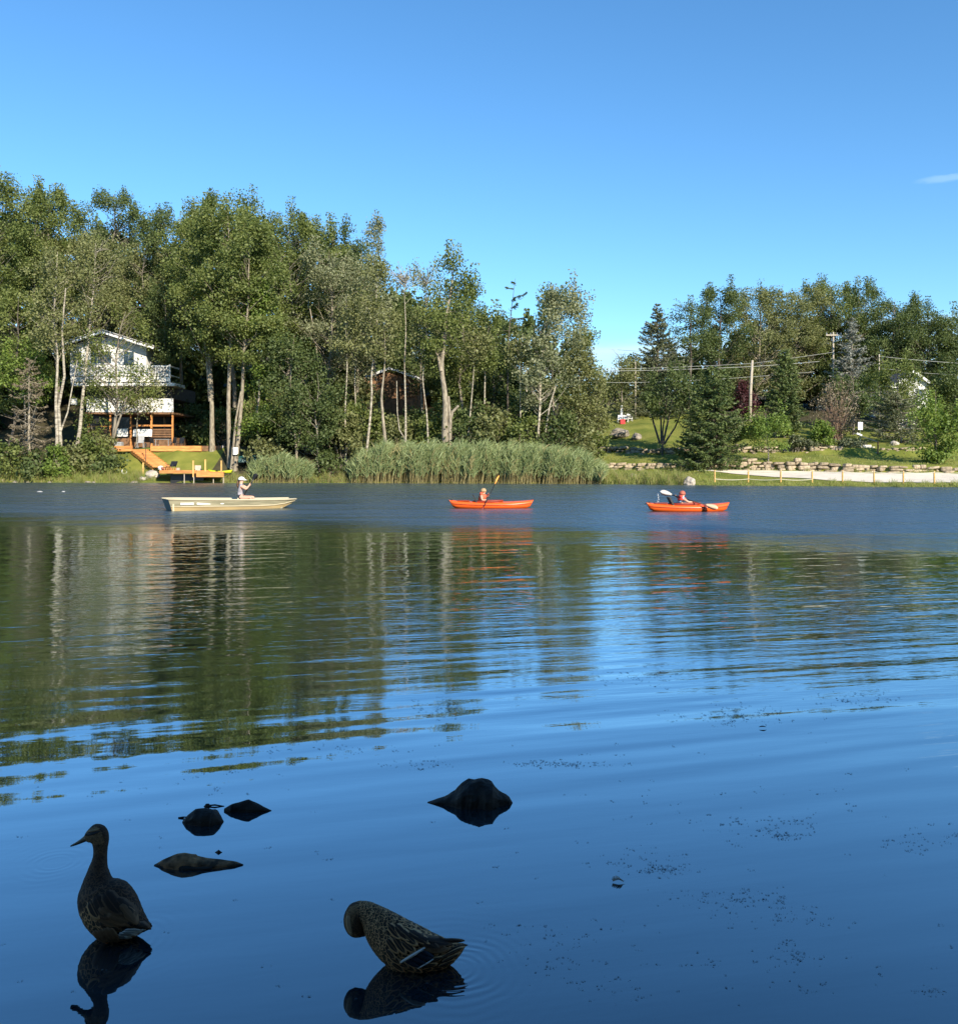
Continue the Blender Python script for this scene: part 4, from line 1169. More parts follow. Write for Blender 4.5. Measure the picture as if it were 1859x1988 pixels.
def chair_px(name, label, x, yb, Y, wpx, hpx, rz, fab, leg, recl=0.22, group=None):
    k = Y / F
    W, H = wpx * k, hpx * k
    t = thing(name, label, 'chair', (GX(x, Y), Y, GZ(yb, Y)), rz, group)
    m = MB(); m.box((0, 0.0, H * .43), (W, W * .95, 0.05)); m.build('seat', fab, t)
    m = MB(); m.box((0, W * .47 + H * .27 * math.sin(recl), H * .72), (W, 0.05, H * .56), R=Matrix.Rotation(-recl, 3, 'X')); m.build('backrest', fab, t)
    for sx in (-1, 1):
        for sy in (-1, 1):
            m = MB(); m.bar((sx * W * .46, sy * W * .42, H * .42), (sx * W * .5, sy * W * .5, 0), 0.035, 0.035); m.build('leg', leg, t)
        m = MB(); m.bar((sx * W * .52, -W * .4, H * .62), (sx * W * .52, W * .5, H * .64), 0.045, 0.03); m.bar((sx * W * .52, -W * .4, H * .62), (sx * W * .5, -W * .42, H * .42), 0.03, 0.03); m.build('armrest', leg, t)
    return t
ZD = GZ(913.4, DK + 1.2)
def on_z(t, z): t.location.z = z; return t
on_z(chair_px('deck_chair', 'tan fabric chair standing on the lawn behind the dock posts', 384.5, 911, 73.2, 11.5, 21, 0.35, TAN_FAB, BLACK), hz(GX(384.5, 73.2), 73.2) - 0.01)
on_z(chair_px('lounge_chair', 'black reclining chair at the foot of the orange stairs', 332, 912, 72.6, 14, 18, -0.3, BLACK, BLACK, 0.5), GZ(913.4, 72.6))
on_z(chair_px('patio_chair', 'grey high backed chair on the patio behind the torch', 273, 864, 81.0, 11, 24, 0.2, GREY_FAB, GREY_FAB), hz(GX(273, 81), 81))
for i, (x, rz, lab) in enumerate([(299, 1.2, 'dark chair turned sideways left of the patio table'), (334, -0.6, 'dark chair right beside the patio table'), (350, -0.2, 'dark chair farthest right on the patio')]):
    on_z(chair_px('patio_chair', lab, x, 865, 81.4 + 0.2 * i, 10, 20, rz, BLACK, BLACK, group='dark chairs round the patio table'), hz(GX(x, 81.4), 81.4))
t = thing('patio_table', 'grey patio table between the dark chairs', 'table', (GX(317, 81.6), 81.6, hz(GX(317, 81.6), 81.6)))
m = MB(); m.box((0, 0, .74), (1.35, 0.8, 0.04)); m.build('table_top', GREY_FAB, t)
for sx in (-1, 1):
    for sy in (-1, 1):
        m = MB(); m.bar((sx * .58, sy * .33, 0), (sx * .58, sy * .33, .72), 0.04, 0.04); m.build('leg', GREY_FAB, t)
t = thing('patio_torch', 'dark garden torch post standing on the lawn beside the stairs', 'torch', (GX(283, 76.6), 76.6, hz(GX(283, 76.6), 76.6)))
m = MB(); m.tube([(0, 0, 0), (0, 0, 2.05)], 0.028, 8); m.build('pole', BLACK, t)
m = MB(); m.tube([(0, 0, 2.0), (0, 0, 2.08), (0, 0, 2.26), (0, 0, 2.34)], [0.03, 0.075, 0.085, 0.03], 8); m.build('lamp_head', BLACK, t)
t = thing('lawn_post', 'bare yellow post on the bank left of the dock', 'post', (GX(278, 74.4), 74.4, hz(GX(278, 74.4), 74.4)))
m = MB(); m.box((0, 0, .5), (0.11, 0.11, 1.0)); m.box((0, 0, 1.02), (0.08, 0.08, 0.05)); m.build('shaft', YELLOW_WOOD, t)
t = thing('grill', 'grey covered grill cabinet at the left end of the patio', 'grill', (GX(231, 80.6), 80.6, hz(GX(231, 80.6), 80.6)))
m = MB(); m.box((0, 0, .33), (0.66, 0.5, 0.6)); m.build('cabinet', GREY_FAB, t)
m = MB(); m.loft([[(x, 0.27 * math.cos(a), 0.64 + 0.16 * math.sin(a)) for a in np.linspace(0, PI, 7)] for x in (-.33, .33)], closed=False, caps=True); m.build('lid', GREY_FAB, t)
# white U shaped ornament on the bank
m = MB()
m.tube([(-.17 + .02 * 0, 0, .42), (-.2, 0, .3), (-.17, 0, .13), (-.06, 0, .03), (.06, 0, .03), (.17, 0, .14), (.2, 0, .26)], [.02, .045, .055, .06, .06, .05, .025], 8)
o = m.build('white_ornament', WHITE, None, True, (GX(241.5, 74.5), 74.5, hz(GX(241.5, 74.5), 74.5)))
tag(o, 'white U shaped ornament on the grass left of the stairs', 'ornament')
# pale bundle beside the black chair
bmx = bmesh.new(); bmesh.ops.create_icosphere(bmx, subdivisions=3, radius=0.22)
for v in bmx.verts:
    v.co *= 1 + 0.22 * mnoise.noise(v.co * 7)
    v.co.z *= 0.9
me = bpy.data.meshes.new('pale_bundle'); bmx.to_mesh(me); bmx.free(); me.materials.append(WHITE)
t = thing('towel_bundle', 'pale rounded bundle lying at the left end of the dock', 'bundle', (GX(312, 72.2), 72.2, GZ(913.4, 72.2) + 0.17))
link('wrap', me, t)
m = MB(); m.tube([(0.1, -.1, .0), (.24, -.16, -.04), (.4, -.12, -.12)], [.11, .1, .06], 8); m.build('blanket', mat('brown_red_cloth', (0.28, 0.10, 0.06), .9, var=.4, vscale=9), t, True)
m = MB(); m.box((0, 0, 0), (.24, .2, .2), taper=.9)
tag(m.build('dock_basket', TAN_FAB, None, False, (GX(346, 71.6), 71.6, GZ(913.4, 71.6) + .1)), 'small tan basket on the dock boards', 'basket')
# yellow green kayak pulled up by the dock
def hull(L, W, H, mats, name, parent, rocker=0.08, sheer=0.10, n=19):
    rings = []
    for i in range(n):
        t = -1 + 2 * i / (n - 1)
        w = W / 2 * (1 - abs(t) ** 2.3) ** 0.8 + 0.008
        zb = rocker * abs(t) ** 3 * 1.2 + (H + sheer - .10) * max(0, (abs(t) - .86) / .14) ** 2
        zt = H + sheer * abs(t) ** 2.4 - 0.0
        mid = zb + (zt - zb) * 0.62
        P = [(0, zb), (.62, zb + .03 * H), (.93, zb + .3 * (zt - zb)), (1.0, mid), (.93, zb + .82 * (zt - zb)), (.6, zt - .10 * H), (0, zt + .05 * H * (1 - abs(t)))]
        ring = [Vector((t * L / 2, -w * a, z)) for a, z in P] + [Vector((t * L / 2, w * a, z)) for a, z in P[-2:0:-1]]
        rings.append(ring)
    m = MB(); m.loft(rings)
    o = m.build(name, mats, parent, True)
    return o
yk = thing('yellow_green_kayak', 'yellow and lime green kayak pulled up beside the dock', 'kayak', (GX(428, 71.9), 71.9, GZ(917.5, 71.9) - 0.1), -0.42)
hull(2.5, 0.62, 0.24, mat('lime_plastic', (0.50, 0.72, 0.03), 0.4, color2=(0.85, 0.72, 0.03), vscale=.5), 'body', yk)
m = MB(); m.loft([[Vector((.45 * math.cos(a) * s, .2 * math.sin(a) * s, z)) for a in np.linspace(0, 2 * PI, 16, endpoint=False)] for s, z in ((1.1, .25), (1.12, .285), (.95, .29), (.9, .24))], caps=False); m.build('cockpit_rim', BLACK, yk, True)
# teal boat under the trees
tb = thing('upturned_boat', 'dark teal upturned boat on the shaded bank behind the small reeds', 'boat', (GX(488, 76.5), 76.5, hz(GX(488, 76.5), 76.5)), 0.5)
rings = []
for i in range(11):
    q = -1 + 2 * i / 10
    wd = .6 * (1 - abs(q) ** 2.2) ** .7 + .02
    rings.append([Vector((q * 1.7, wd * math.cos(a), .62 * math.sin(a) * (1 - .35 * q * q))) for a in np.linspace(0, PI, 9)])
m = MB(); m.loft(rings, closed=False); m.build('hull', mat('teal_paint', (0.015, 0.075, 0.075), .5, var=.2), tb, True)
m = MB(); m.bar((-1.68, 0, .44), (1.68, 0, .44), .03, .05); m.build('keel', mat('pale_strip', (.4, .4, .3), .6), tb)
# notice on the tree
m = MB(); m.box((0, 0, 0), (0.42, 0.03, 0.62)); 
nt_ = thing('tree_notice', 'blank white notice fixed to the pale twin stemmed maple', 'notice', (GX(456.5, 74.9), 75.02, GZ(876, 74.9)))
m.build('board', WHITE, nt_)

# ---------------------------------------------------------------- boulders
BOULDER_D = mat('dull_shore_stone', (0.26, 0.22, 0.17), 0.9, var=0.3, vscale=3.0, bump=0.04, bscale=6)
def boulder(name, label, x, yb, wpx, hpx, Y, seed, m=None, depth=0.8, sink=0.25, rough=0.3, group=None, cat='boulder'):
    k = Y / F
    bm = bmesh.new(); bmesh.ops.create_icosphere(bm, subdivisions=3, radius=1.0)
    off = Vector((seed * 3.1, seed * 1.7, seed))
    for v in bm.verts:
        d = v.co.normalized()
        s = 1 + rough * mnoise.noise(d * 1.3 + off) + rough * .4 * mnoise.noise(d * 3.4 + off)
        q = d * s
        c = mnoise.cell(d * 1.8 + off)
        v.co = q * (0.93 + .07 * c)
        v.co.x *= wpx * k / 2; v.co.y *= wpx * k / 2 * depth; v.co.z *= hpx * k * (1 / (1 + (1 - sink)))
        v.co.z += hpx * k * (1 - 1 / (1 + (1 - sink)) )* 1.0
    me = bpy.data.meshes.new(name); bm.to_mesh(me); bm.free(); me.materials.append(m or BOULDER)
    me.polygons.foreach_set('use_smooth', [False] * len(me.polygons))
    o = link(name, me)
    o.location = (GX(x, Y), Y, GZ(yb, Y))
    return tag(o, label, cat, group)
for x, yb, w_, h_, Y, lab in [(1338, 936, 24, 20, 63.6, 'large pale boulder on the grass left of the rope fence'), (1228, 924, 20, 16, 67.6, 'low pale rock among the tall bank grass'),
                              (1202, 848, 40, 20, 88, 'wide grey boulder on the sunlit green slope'), (296, 927, 30, 16, 72.6, 'large pale rock at the left end of the dock'),
                              (277, 933, 18, 9, 71.9, 'flat pale rock at the waterline left of the dock'), (1235, 846, 22, 14, 86, 'grey rock beside the shrub on the green slope'),
                              (1736, 870, 16, 10, 76.2, 'round stone right of the pale steps'), (432, 868, 8, 6, 80, 'small pale stone beside the straight maple trunk')]:
    X_ = GX(x, Y)
    g = hz(X_, Y)
    o = boulder('boulder', lab, x, HY - (g - CH) * F / Y + 1.5, w_, h_, Y, int(x) % 17, m=BOULDER_D if Y > 80 else None)
for i, x in enumerate([-6, 31, 52, 96, 133, 171, 182, 246, 262]):
    X_ = GX(x, 72.0); Y_ = float(shore(X_)) - 0.1
    boulder('shore_stone', 'small stone at the waterline of the left shore', x, 939, 9 + 5 * ((i * 7) % 3), 4 + (i * 5) % 3, Y_, i + 3, group='small stones along the left waterline', cat='stone', sink=.5, m=BOULDER_D)

# ---------------------------------------------------------------- rope fence along the beach
fence = thing('rope_fence', 'white rope strung on short posts along the sand beach', 'rope fence', (GX(1590, 61), 61, 0.2))
FP = [1387, 1452, 1515, 1576, 1635, 1696, 1753, 1813, 1872, 1930]
pts = []
for x in FP:
    X_ = GX(x, 61.5)
    for _ in range(3):
        Y_ = float(shore(X_)) + 1.35
        X_ = GX(x, Y_)
    z0 = hz(X_, Y_)
    pts.append((X_, Y_, z0))
    m = MB(); m.tube([(0, 0, -.2), (0, 0, .84), (0, 0, .88)], [.062, .058, .035], 8)
    m.build('post', YELLOW_WOOD, fence, False, Vector((X_, Y_, z0)) - fence.location)
for i in range(len(pts) - 1):
    a, b = Vector(pts[i]), Vector(pts[i + 1])
    for hh_, sag in ((.80, .07),) + (((.24, .07),) if i < 3 else ()):
        P = [a.lerp(b, q) + Vector((0, -.065, hh_ - sag * 4 * q * (1 - q))) for q in np.linspace(0, 1, 9)]
        m = MB(); m.tube(P, .02, 5); o = m.build('rope', mat('white_rope', (.72, .66, .5), .8), fence); o.location = -fence.location

# ---------------------------------------------------------------- pale steps, sign, white chairs
stp = thing('stone_steps', 'pale stone steps with a handrail post set into the upper wall', 'steps', (GX(1690, 75.4), 75.4, hz(GX(1690, 75), 74.6)))
for i in range(5):
    m = MB(); m.box((0, 0, 0), (2.1 - .22 * i, .34, .165)); m.build('step', STEPSTONE, stp, False, Vector((-.05 * i, i * .32 - .3, .085 + .168 * i)))
m = MB(); m.box((.35, -.55, .55), (.09, .09, 1.1)); m.build('rail_post', BROWN_WOOD, stp)
m = MB(); m.tube([(.35, -.55, 1.05), (-1.0, 1.1, 1.85)], .02, 6); m.build('handrail', STEEL, stp)
sg = thing('beach_sign', 'small white notice board on a green post beside the pale steps', 'sign', (GX(1669, 78.5), 78.5, hz(GX(1669, 78.5), 78.5)))
H_ = GZ(823, 78.5) - sg.location.z
m = MB(); m.tube([(0, 0, 0), (0, 0, H_ + .25)], .045, 8); m.build('post', mat('green_post', (.12, .17, .10), .6), sg)
m = MB(); m.box((0, -.06, H_ - .2), (.42, .03, .68)); m.build('board', WHITE, sg)
m = MB(); m.box((-.1, -.09, H_ - .95), (.5, .03, .16), R=Matrix.Rotation(.4, 3, 'Y')); m.build('arrow_plate', WHITE, sg)
for i, (x, lab) in enumerate([(1203, 'white lawn chair nearest the sky gap, beside the red box'), (1214, 'white lawn chair in the middle of the far row'), (1222, 'white lawn chair at the right of the far row')]):
    chair_px('lawn_chair', lab, x, 795, 96, 8, 16, .2 * i - .2, WHITE, WHITE, group='white chairs on the far lawn')
for o in [o for o in bpy.data.objects if o.name.startswith('lawn_chair')]:
    o.location.z = hz(o.location.x, o.location.y) + 0.0
m = MB(); m.box((0, 0, .22), (.5, .4, .44)); m.box((0, 0, .47), (.54, .44, .06)); 
tag(m.build('red_box', RED, None, False, (GX(1208, 95.2), 95.2, hz(GX(1208, 95.2), 95.2))), 'red box at the foot of the white lawn chairs', 'box')
wpst = thing('white_gate_post', 'white upright post behind the white lawn chairs', 'post', (GX(1206, 97), 97, hz(GX(1206, 97), 97)))
m = MB(); m.box((0, 0, .8), (.22, .22, 1.6)); m.build('shaft', WHITE, wpst); m = MB(); m.box((0, 0, 1.64), (.3, .3, .08)); m.build('cap', WHITE, wpst)

# ---------------------------------------------------------------- houses behind the trees
def small_house(name, label, x, Y, wpx, eave_y, peak_y, depth, wallm, roofm, win=2, zb=None):
    k = Y / F
    X_ = GX(x, Y); zb = hz(X_, Y) - .3 if zb is None else zb
    t = thing(name, label, 'house', (X_, Y, zb))
    W = wpx * k; e = GZ(eave_y, Y) - zb; p = GZ(peak_y, Y) - zb
    m = MB()
    m.add([(-W/2, 0, 0), (W/2, 0, 0), (W/2, 0, e), (0, 0, p), (-W/2, 0, e), (-W/2, depth, 0), (W/2, depth, 0), (W/2, depth, e), (0, depth, p), (-W/2, depth, e)],
          [(0, 1, 2, 3, 4), (9, 8, 7, 6, 5), (1, 6, 7, 2), (0, 4, 9, 5), (0, 5, 6, 1), (2, 7, 8, 3), (3, 8, 9, 4)])
    m.build('wall', wallm, t)
    m = MB(); f = MB()
    for s in (-1, 1):
        a = Vector((s * (W/2 + .45), 0, e - .45 * (p - e) / (W/2))); b = Vector((0, 0, p))
        d = b - a; R = Matrix.Rotation(-math.atan2(d.z, d.x), 3, 'Y')
        m.box((a + b) / 2 + Vector((0, depth / 2, .1)), (d.length, depth + .9, .12), R=R)
        f.box((a + b) / 2 + Vector((0, -.47, .02)), (d.length, .05, .26), R=R)
    r = m.build('roof', roofm, t); f.build('fascia', WHITE, r)
    for i in range(win):
        xx = (i - (win - 1) / 2) * W / (win + .4)
        m = MB(); m.box((xx, -.02, e - .95), (1.0, .08, 1.1)); fr = m.build('window', WHITE, t)
        m = MB(); m.box((xx, -.05, e - .95), (.84, .05, .94)); m.build('pane', GLASS, fr)
    return t
small_house('white_cottage', 'white gabled cottage hidden among the trees on the right', 1770, 100, 70, 748, 722, 8, SIDING, ROOFM)
cab = small_house('brown_cabin', 'low brown timber cabin glimpsed between the birch trunks', 758, 98, 120, 738, 716, 7, BROWN_WOOD, ROOFM)
dk = thing('timber_deck', 'brown timber deck in front of the hidden cabin', 'deck', (GX(760, 94), 94, GZ(775, 94)))
for k in range(5):
    part('deck_board', BROWN_WOOD, dk, (706, 808, 740 + k * 7, 740 + k * 7 + 5.6, 94 + .02 * k, .12))
for x in (706, 740, 774, 806):
    part('deck_post', BROWN_WOOD, dk, (x, x + 3.5, 733, 800, 93.85, .14))
small_house('grey_roof_house', 'house with pale end wall glimpsed above the birch row', 725, 106, 46, 742, 728, 7, SIDING, ROOFM, 1)
small_house('white_shed', 'small white shed behind the low conifers on the right', 1760, 92, 40, 806, 796, 4, SIDING, ROOFM, 1)
# dark car at the right edge
car = thing('dark_car', 'dark car parked at the right picture edge above the lawn', 'car', (GX(1856, 88), 88, hz(GX(1856, 88), 88)), .1)
prof = [(-2.1, .35), (-2.1, .75), (-1.95, .9), (-1.3, .95), (-.8, 1.4), (.7, 1.42), (1.25, .98), (2.0, .88), (2.15, .65), (2.15, .35)]
m = MB(); m.loft([[Vector((x, y, z if z < 1 else z)) for x, z in prof] for y in (-.82, .82)]); m.build('body', mat('dark_car_paint', (.02, .022, .026), .3), car)
m = MB(); m.box((-.1, -.83, 1.15), (1.5, .03, .3)); m.build('side_window', GLASS, car)
for x in (-1.3, 1.35):
    m = MB(); m.tube([(x, -.86, .33), (x, -.64, .33)], .33, 14); wh = m.build('wheel', BLACK, car); m = MB(); m.tube([(x, -.875, .33), (x, -.862, .33)], .19, 12); m.build('rim', STEEL, wh)

# ---------------------------------------------------------------- poles and wires
def pole(label, x, Y, top_y, r=.13, arm=None, yb=None, lean=0.0):
    X_ = GX(x, Y); z0 = hz(X_, Y)
    t = thing('utility_pole', label, 'utility pole', (X_, Y, z0))
    H = GZ(top_y, Y) - z0
    m = MB(); m.tube([(0, 0, -.4), (lean * .3, 0, H * .5), (lean, 0, H)], [r * 1.15, r, r * .8], 10); m.build('pole', POLEWOOD, t, True)
    if arm:
        m = MB(); m.box((lean, -.15, H - .35), (arm, .12, .14)); m.build('crossarm', POLEWOOD, t)
        for s in (-.45, -.2, .2, .45):
            m = MB(); m.tube([(lean + s * arm, -.15, H - .28), (lean + s * arm, -.15, H - .1)], [.05, .035], 8); m.build('insulator', STEEL, t)
    return t
pole('pale leaning utility pole on the sunlit lawn right of the spruce', 1455, 98, 700, .16, lean=.28)
pole('thin grey utility pole behind the chairs on the far lawn', 1233, 97.5, 703, .07)
pole('utility pole with crossarm beside the blue grey spruce', 1617, 95, 645, .10, arm=1.7)
pole('short pole in front of the blue grey spruce', 1706, 92, 688, .08)
pole('utility pole standing among the birches left of the sky gap', 1022, 92, 716, .08)
def wire(label, pts, Y, r=.022, sag=.25):
    P = []
    for i in range(len(pts) - 1):
        a, b = PT(*pts[i], Y), PT(*pts[i + 1], Y)
        for q in np.linspace(0, 1, 9)[(0 if i == 0 else 1):]:
            P.append(a.lerp(b, q) - Vector((0, 0, sag * 4 * q * (1 - q) * (b - a).length / 20)))
    m = MB(); m.tube(P, r, 5)
    tag(m.build('power_line', CABLE, None), label, 'wire', 'overhead wires across the right slope')
wire('topmost of two thin wires crossing the sky gap', [(1000, 664), (1236, 682), (1330, 684)], 104, .016, .05)
wire('lower of two thin wires crossing the sky gap', [(1000, 676), (1236, 690), (1330, 693)], 104, .016, .05)
wire('long wire running from the wood past the top of the pale pole', [(1000, 713), (1233, 716), (1458, 706), (1617, 684)], 94, .017, .06)
wire('thick lower wire below the pale pole top', [(1000, 720), (1233, 720), (1458, 712), (1590, 702)], 93, .022, .06)
wire('faint lowest wire behind the dark lawn spruce', [(1130, 742), (1233, 743), (1400, 736), (1580, 722)], 93.5, .016, .06)
wire('wire running right from the short pole by the blue grey spruce', [(1706, 692), (1800, 701), (1960, 712)], 92, .019, .05)
wire('fainter wire crossing above the hidden white gable', [(1706, 715), (1800, 725), (1960, 733)], 93, .015, .05)

mb = MB(); Yl = float(shore(GX(14, 72.5))) + .35
mb.tube([PT(-30, 935, Yl), PT(0, 933.5, Yl), PT(34, 933, Yl - .1)], [.13, .12, .09], 8)
tag(mb.build('fallen_log', B_PALE, None, True), 'pale fallen log lying at the waterline at the left picture edge', 'log')
# ================================================================ BOATS AND PEOPLE
SKIN = mat('skin', (0.62, 0.36, 0.25), 0.55)
HAIR_BR = mat('brown_hair', (0.12, 0.065, 0.035), 0.6, var=.3, vscale=30)
HAIR_BL = mat('fair_hair', (0.42, 0.29, 0.15), 0.6, var=.25, vscale=30)
SHIRT_G = mat('grey_shirt', (0.36, 0.34, 0.37), 0.85, var=.08, vscale=20)
SHIRT_B = mat('light_blue_shirt', (0.30, 0.52, 0.78), 0.85, var=.08, vscale=20)
SHORTS = mat('dark_shorts', (0.03, 0.035, 0.045), 0.8)
VEST_O = mat('orange_vest_cloth', (0.80, 0.13, 0.06), 0.7, var=.08, vscale=18)
VEST_R = mat('red_vest_cloth', (0.70, 0.07, 0.05), 0.7, var=.1, vscale=18)
KAYAK_O = mat('orange_hull_plastic', (0.90, 0.13, 0.018), 0.35, var=.06, vscale=2)
PALE_O = mat('faded_orange_plastic', (0.85, 0.52, 0.33), 0.45)
ALU_T = mat('olive_hull_paint', (0.24, 0.225, 0.145), 0.55, color2=(0.38, 0.345, 0.23), vscale=3, stretch=(.5, 1, 3))
ALU_B = mat('tan_hull_paint', (0.50, 0.375, 0.18), 0.5, color2=(0.38, 0.28, 0.14), vscale=2.5, stretch=(.6, 1, 2))
ALU_D = mat('shaded_transom_tone', (0.10, 0.11, 0.09), 0.5)  # shade on the stern put into the colour, darker than the sunlit hull
CREAM = mat('cream_rail', (0.52, 0.45, 0.30), 0.45)

def skin_body(name, parent, joints, bones, mats, bone_mat):
    """one continuous figure grown over a skeleton; faces take the material of the nearest bone"""
    names = list(joints)
    me = bpy.data.meshes.new(name)
    me.from_pydata([joints[n][:3] for n in names], [(names.index(a), names.index(b)) for a, b in bones], [])
    ob = link(name, me)
    ob.modifiers.new('skin', 'SKIN')
    sv = me.skin_vertices[0].data
    for i, n in enumerate(names):
        r = joints[n][3]
        sv[i].radius = (r, r) if not isinstance(r, tuple) else r
        sv[i].use_root = (i == 0)
    ob.modifiers['skin'].use_smooth_shade = True
    sd = ob.modifiers.new('sub', 'SUBSURF'); sd.levels = 2; sd.render_levels = 2
    dg = bpy.context.evaluated_depsgraph_get()
    dg.update()
    new = bpy.data.meshes.new_from_object(ob.evaluated_get(dg))
    new.name = name
    ob.modifiers.clear()
    ob.data = new
    new.materials.clear()
    for m in mats: new.materials.append(m)
    seg = [(Vector(joints[a][:3]), Vector(joints[b][:3]), bone_mat.get((a, b), 0)) for a, b in bones]
    for p in new.polygons:
        c = p.center
        best = min(seg, key=lambda s: (c - s[0].lerp(s[1], max(0, min(1, (c - s[0]).dot(s[1] - s[0]) / max(1e-9, (s[1] - s[0]).length_squared))))).length)
        p.material_index = best[2]
        p.use_smooth = True
    ob.parent = parent
    return ob

def person(name, label, loc, J, bare_arm=True, mats=None, arm_m=0, leg_m=0, short_m=2, group=None):
    t = thing('person', label, 'person', loc, 0, group)
    bones = [('hip', 'waist'), ('waist', 'chest'), ('chest', 'neck'), ('neck', 'head'), ('head', 'crown'), ('head', 'nose')]
    bm_ = {('hip', 'waist'): 1, ('waist', 'chest'): 1, ('chest', 'neck'): 1}
    for s in ('n', 'f'):
        bones += [('chest', s + 'sh'), (s + 'sh', s + 'el'), (s + 'el', s + 'wr'), (s + 'wr', s + 'ha'), ('hip', s + 'hp'), (s + 'hp', s + 'kn'), (s + 'kn', s + 'an')]
        bm_[('chest', s + 'sh')] = 1
        bm_[(s + 'sh', s + 'el')] = arm_m
        bm_[('hip', s + 'hp')] = 2
        bm_[(s + 'hp', s + 'kn')] = leg_m
    skin_body('body', t, J, bones, mats, bm_)
    return t

def frame(x0, y0, k):
    """picture offsets (crop pixels) -> local metres"""
    return lambda cx, cy, dy, r: ((cx - x0) * k, dy, (y0 - cy) * k, r)

# ---------------------------------------------------------------- flat boat
BY = 30.4
jb = thing('jon_boat', 'tan flat bottomed aluminium boat with a stern toned dark as shade', 'boat', (GX(447, BY), BY, -0.10), 0.50)
def boat_ring(x, wt, wb, zt, zb, xo=0.0):
    zm = zb + (zt - zb) * 0.52; wm = wb + (wt - wb) * 0.52
    O = [(-wt, zt, xo), (-wm, zm, xo * .5), (-wb, zb, 0), (wb, zb, 0), (wm, zm, xo * .5), (wt, zt, xo)]
    I = [(wt - .035, zt, xo), (wm - .04, zm, xo * .5), (wb - .05, zb + .035, 0), (-wb + .05, zb + .035, 0), (-wm + .04, zm, xo * .5), (-wt + .035, zt, xo)]
    return [Vector((x + o, y, z)) for y, z, o in O + I]
S = [(-1.98, .66, .52, .47, 0.0, -.16), (-1.6, .68, .54, .46, 0, 0), (-.8, .70, .56, .44, 0, 0), (0, .70, .56, .42, 0, 0), (.8, .68, .54, .405, 0.0, 0), (1.35, .63, .49, .40, .03, 0), (1.75, .56, .42, .40, .13, .02), (2.12, .46, .34, .405, .30, .06)]
R_ = [boat_ring(x, a, b, c, d, e) for x, a, b, c, d, e in S]
m = MB(); m.loft(R_, caps=False)
nf = []
for k_, f in enumerate(m.f):
    j = k_ % 12
    m.m[k_] = {0: 0, 1: 1, 2: 1, 3: 1, 4: 0}.get(j, 0)
m.build('hull', [ALU_T, ALU_B], jb)
m = MB(); m.add([R_[0][i] for i in range(6)] + [p + Vector((.05, 0, 0)) for p in R_[0][:6]], [(0, 1, 2, 3, 4, 5), (11, 10, 9, 8, 7, 6), (0, 5, 11, 6), (0, 6, 7, 1), (1, 7, 8, 2), (2, 8, 9, 3), (3, 9, 10, 4), (4, 10, 11, 5)]); m.build('transom', ALU_D, jb)
m = MB(); m.add([R_[-1][i] for i in range(6)] + [p - Vector((.04, 0, 0)) for p in R_[-1][:6]], [(0, 1, 2, 3, 4, 5), (11, 10, 9, 8, 7, 6), (0, 5, 11, 6)]); m.build('bow_plate', ALU_T, jb)
for s in (-1, 1):
    m = MB(); m.tube([Vector((x + e, s * (a - .005), c + .008)) for x, a, b, c, d, e in S], .030, 8); m.build('gunwale', CREAM, jb, True)
    m = MB(); m.tube([Vector((x + e * .5, s * (b + (a - b) * .52 + .006), d + (c - d) * .52)) for x, a, b, c, d, e in S], .018, 6); m.build('side_rib', CREAM, jb, True)
    for x in (-1.96, ):
        m = MB(); m.box((x - .02, s * .60, .24), (.05, .05, .46)); m.build('corner_strip', CREAM, jb)
for x in (-1.45, .38, 1.55):
    m = MB(); m.box((x, 0, .30), (.32, 1.12 - .1 * (x > 1), .035)); m.box((x, 0, .15), (.28, .9, .27)); m.build('bench', ALU_T, jb)
for x, w_ in ((-1.55, .42), (-1.02, .44), (-.42, .10)):
    m = MB(); m.box((x, -.655 if w_ > .2 else -.66, .33), (w_, .012, .07), R=Matrix.Rotation(0.0, 3, 'X')); m.build('hull_marking', WHITE, jb)

k = .1819 * BY / F
q = frame(1035, 455, k)
hipx = GX(276.6 + 1035 * .1819, BY)
J = {'hip': q(1035, 440, 0, .105), 'waist': q(1040, 400, 0, .098), 'chest': q(1046, 338, 0, .108), 'neck': q(1052, 298, 0, .045), 'head': q(1057, 266, 0, .075), 'crown': q(1050, 240, 0, .07), 'nose': q(1078, 268, 0, .022),
     'nsh': q(1062, 322, -.14, .055), 'nel': q(1118, 358, -.18, .038), 'nwr': q(1148, 312, -.10, .028), 'nha': q(1156, 294, -.05, .034), 'fsh': q(1052, 322, .14, .055), 'fel': q(1106, 345, .17, .038), 'fwr': q(1140, 318, .06, .028), 'fha': q(1150, 306, .0, .034),
     'nhp': q(1050, 452, -.10, .085), 'nkn': q(1172, 446, -.13, .058), 'nan': q(1140, 530, -.12, .04), 'fhp': q(1050, 452, .10, .085), 'fkn': q(1176, 442, .13, .058), 'fan': q(1150, 530, .12, .04)}
pz = GZ(885.2 + 455 * .1819, BY)
p1 = person('person', 'person in grey shirt and white cap kneeling up with a paddle in the tan boat', (hipx, BY + .02, pz), J, mats=[SKIN, SHIRT_G, SHORTS])
def dome(c, r, sx=1.0, z0=-.1, n=12, rows=5):
    rings = []
    for i in range(rows + 1):
        a = z0 + (PI / 2 - z0) * i / rows
        rr = max(.004, r * math.cos(a))
        rings.append([Vector((c[0] + sx * rr * math.cos(b), c[1] + rr * math.sin(b), c[2] + r * math.sin(a))) for b in np.linspace(0, 2 * PI, n, endpoint=False)])
    return rings
hc = Vector(J['head'][:3])
m = MB(); m.loft(dome((hc.x - .01, 0, hc.z + .03), .112, 1.1)); cp = m.build('cap', WHITE, p1, True)
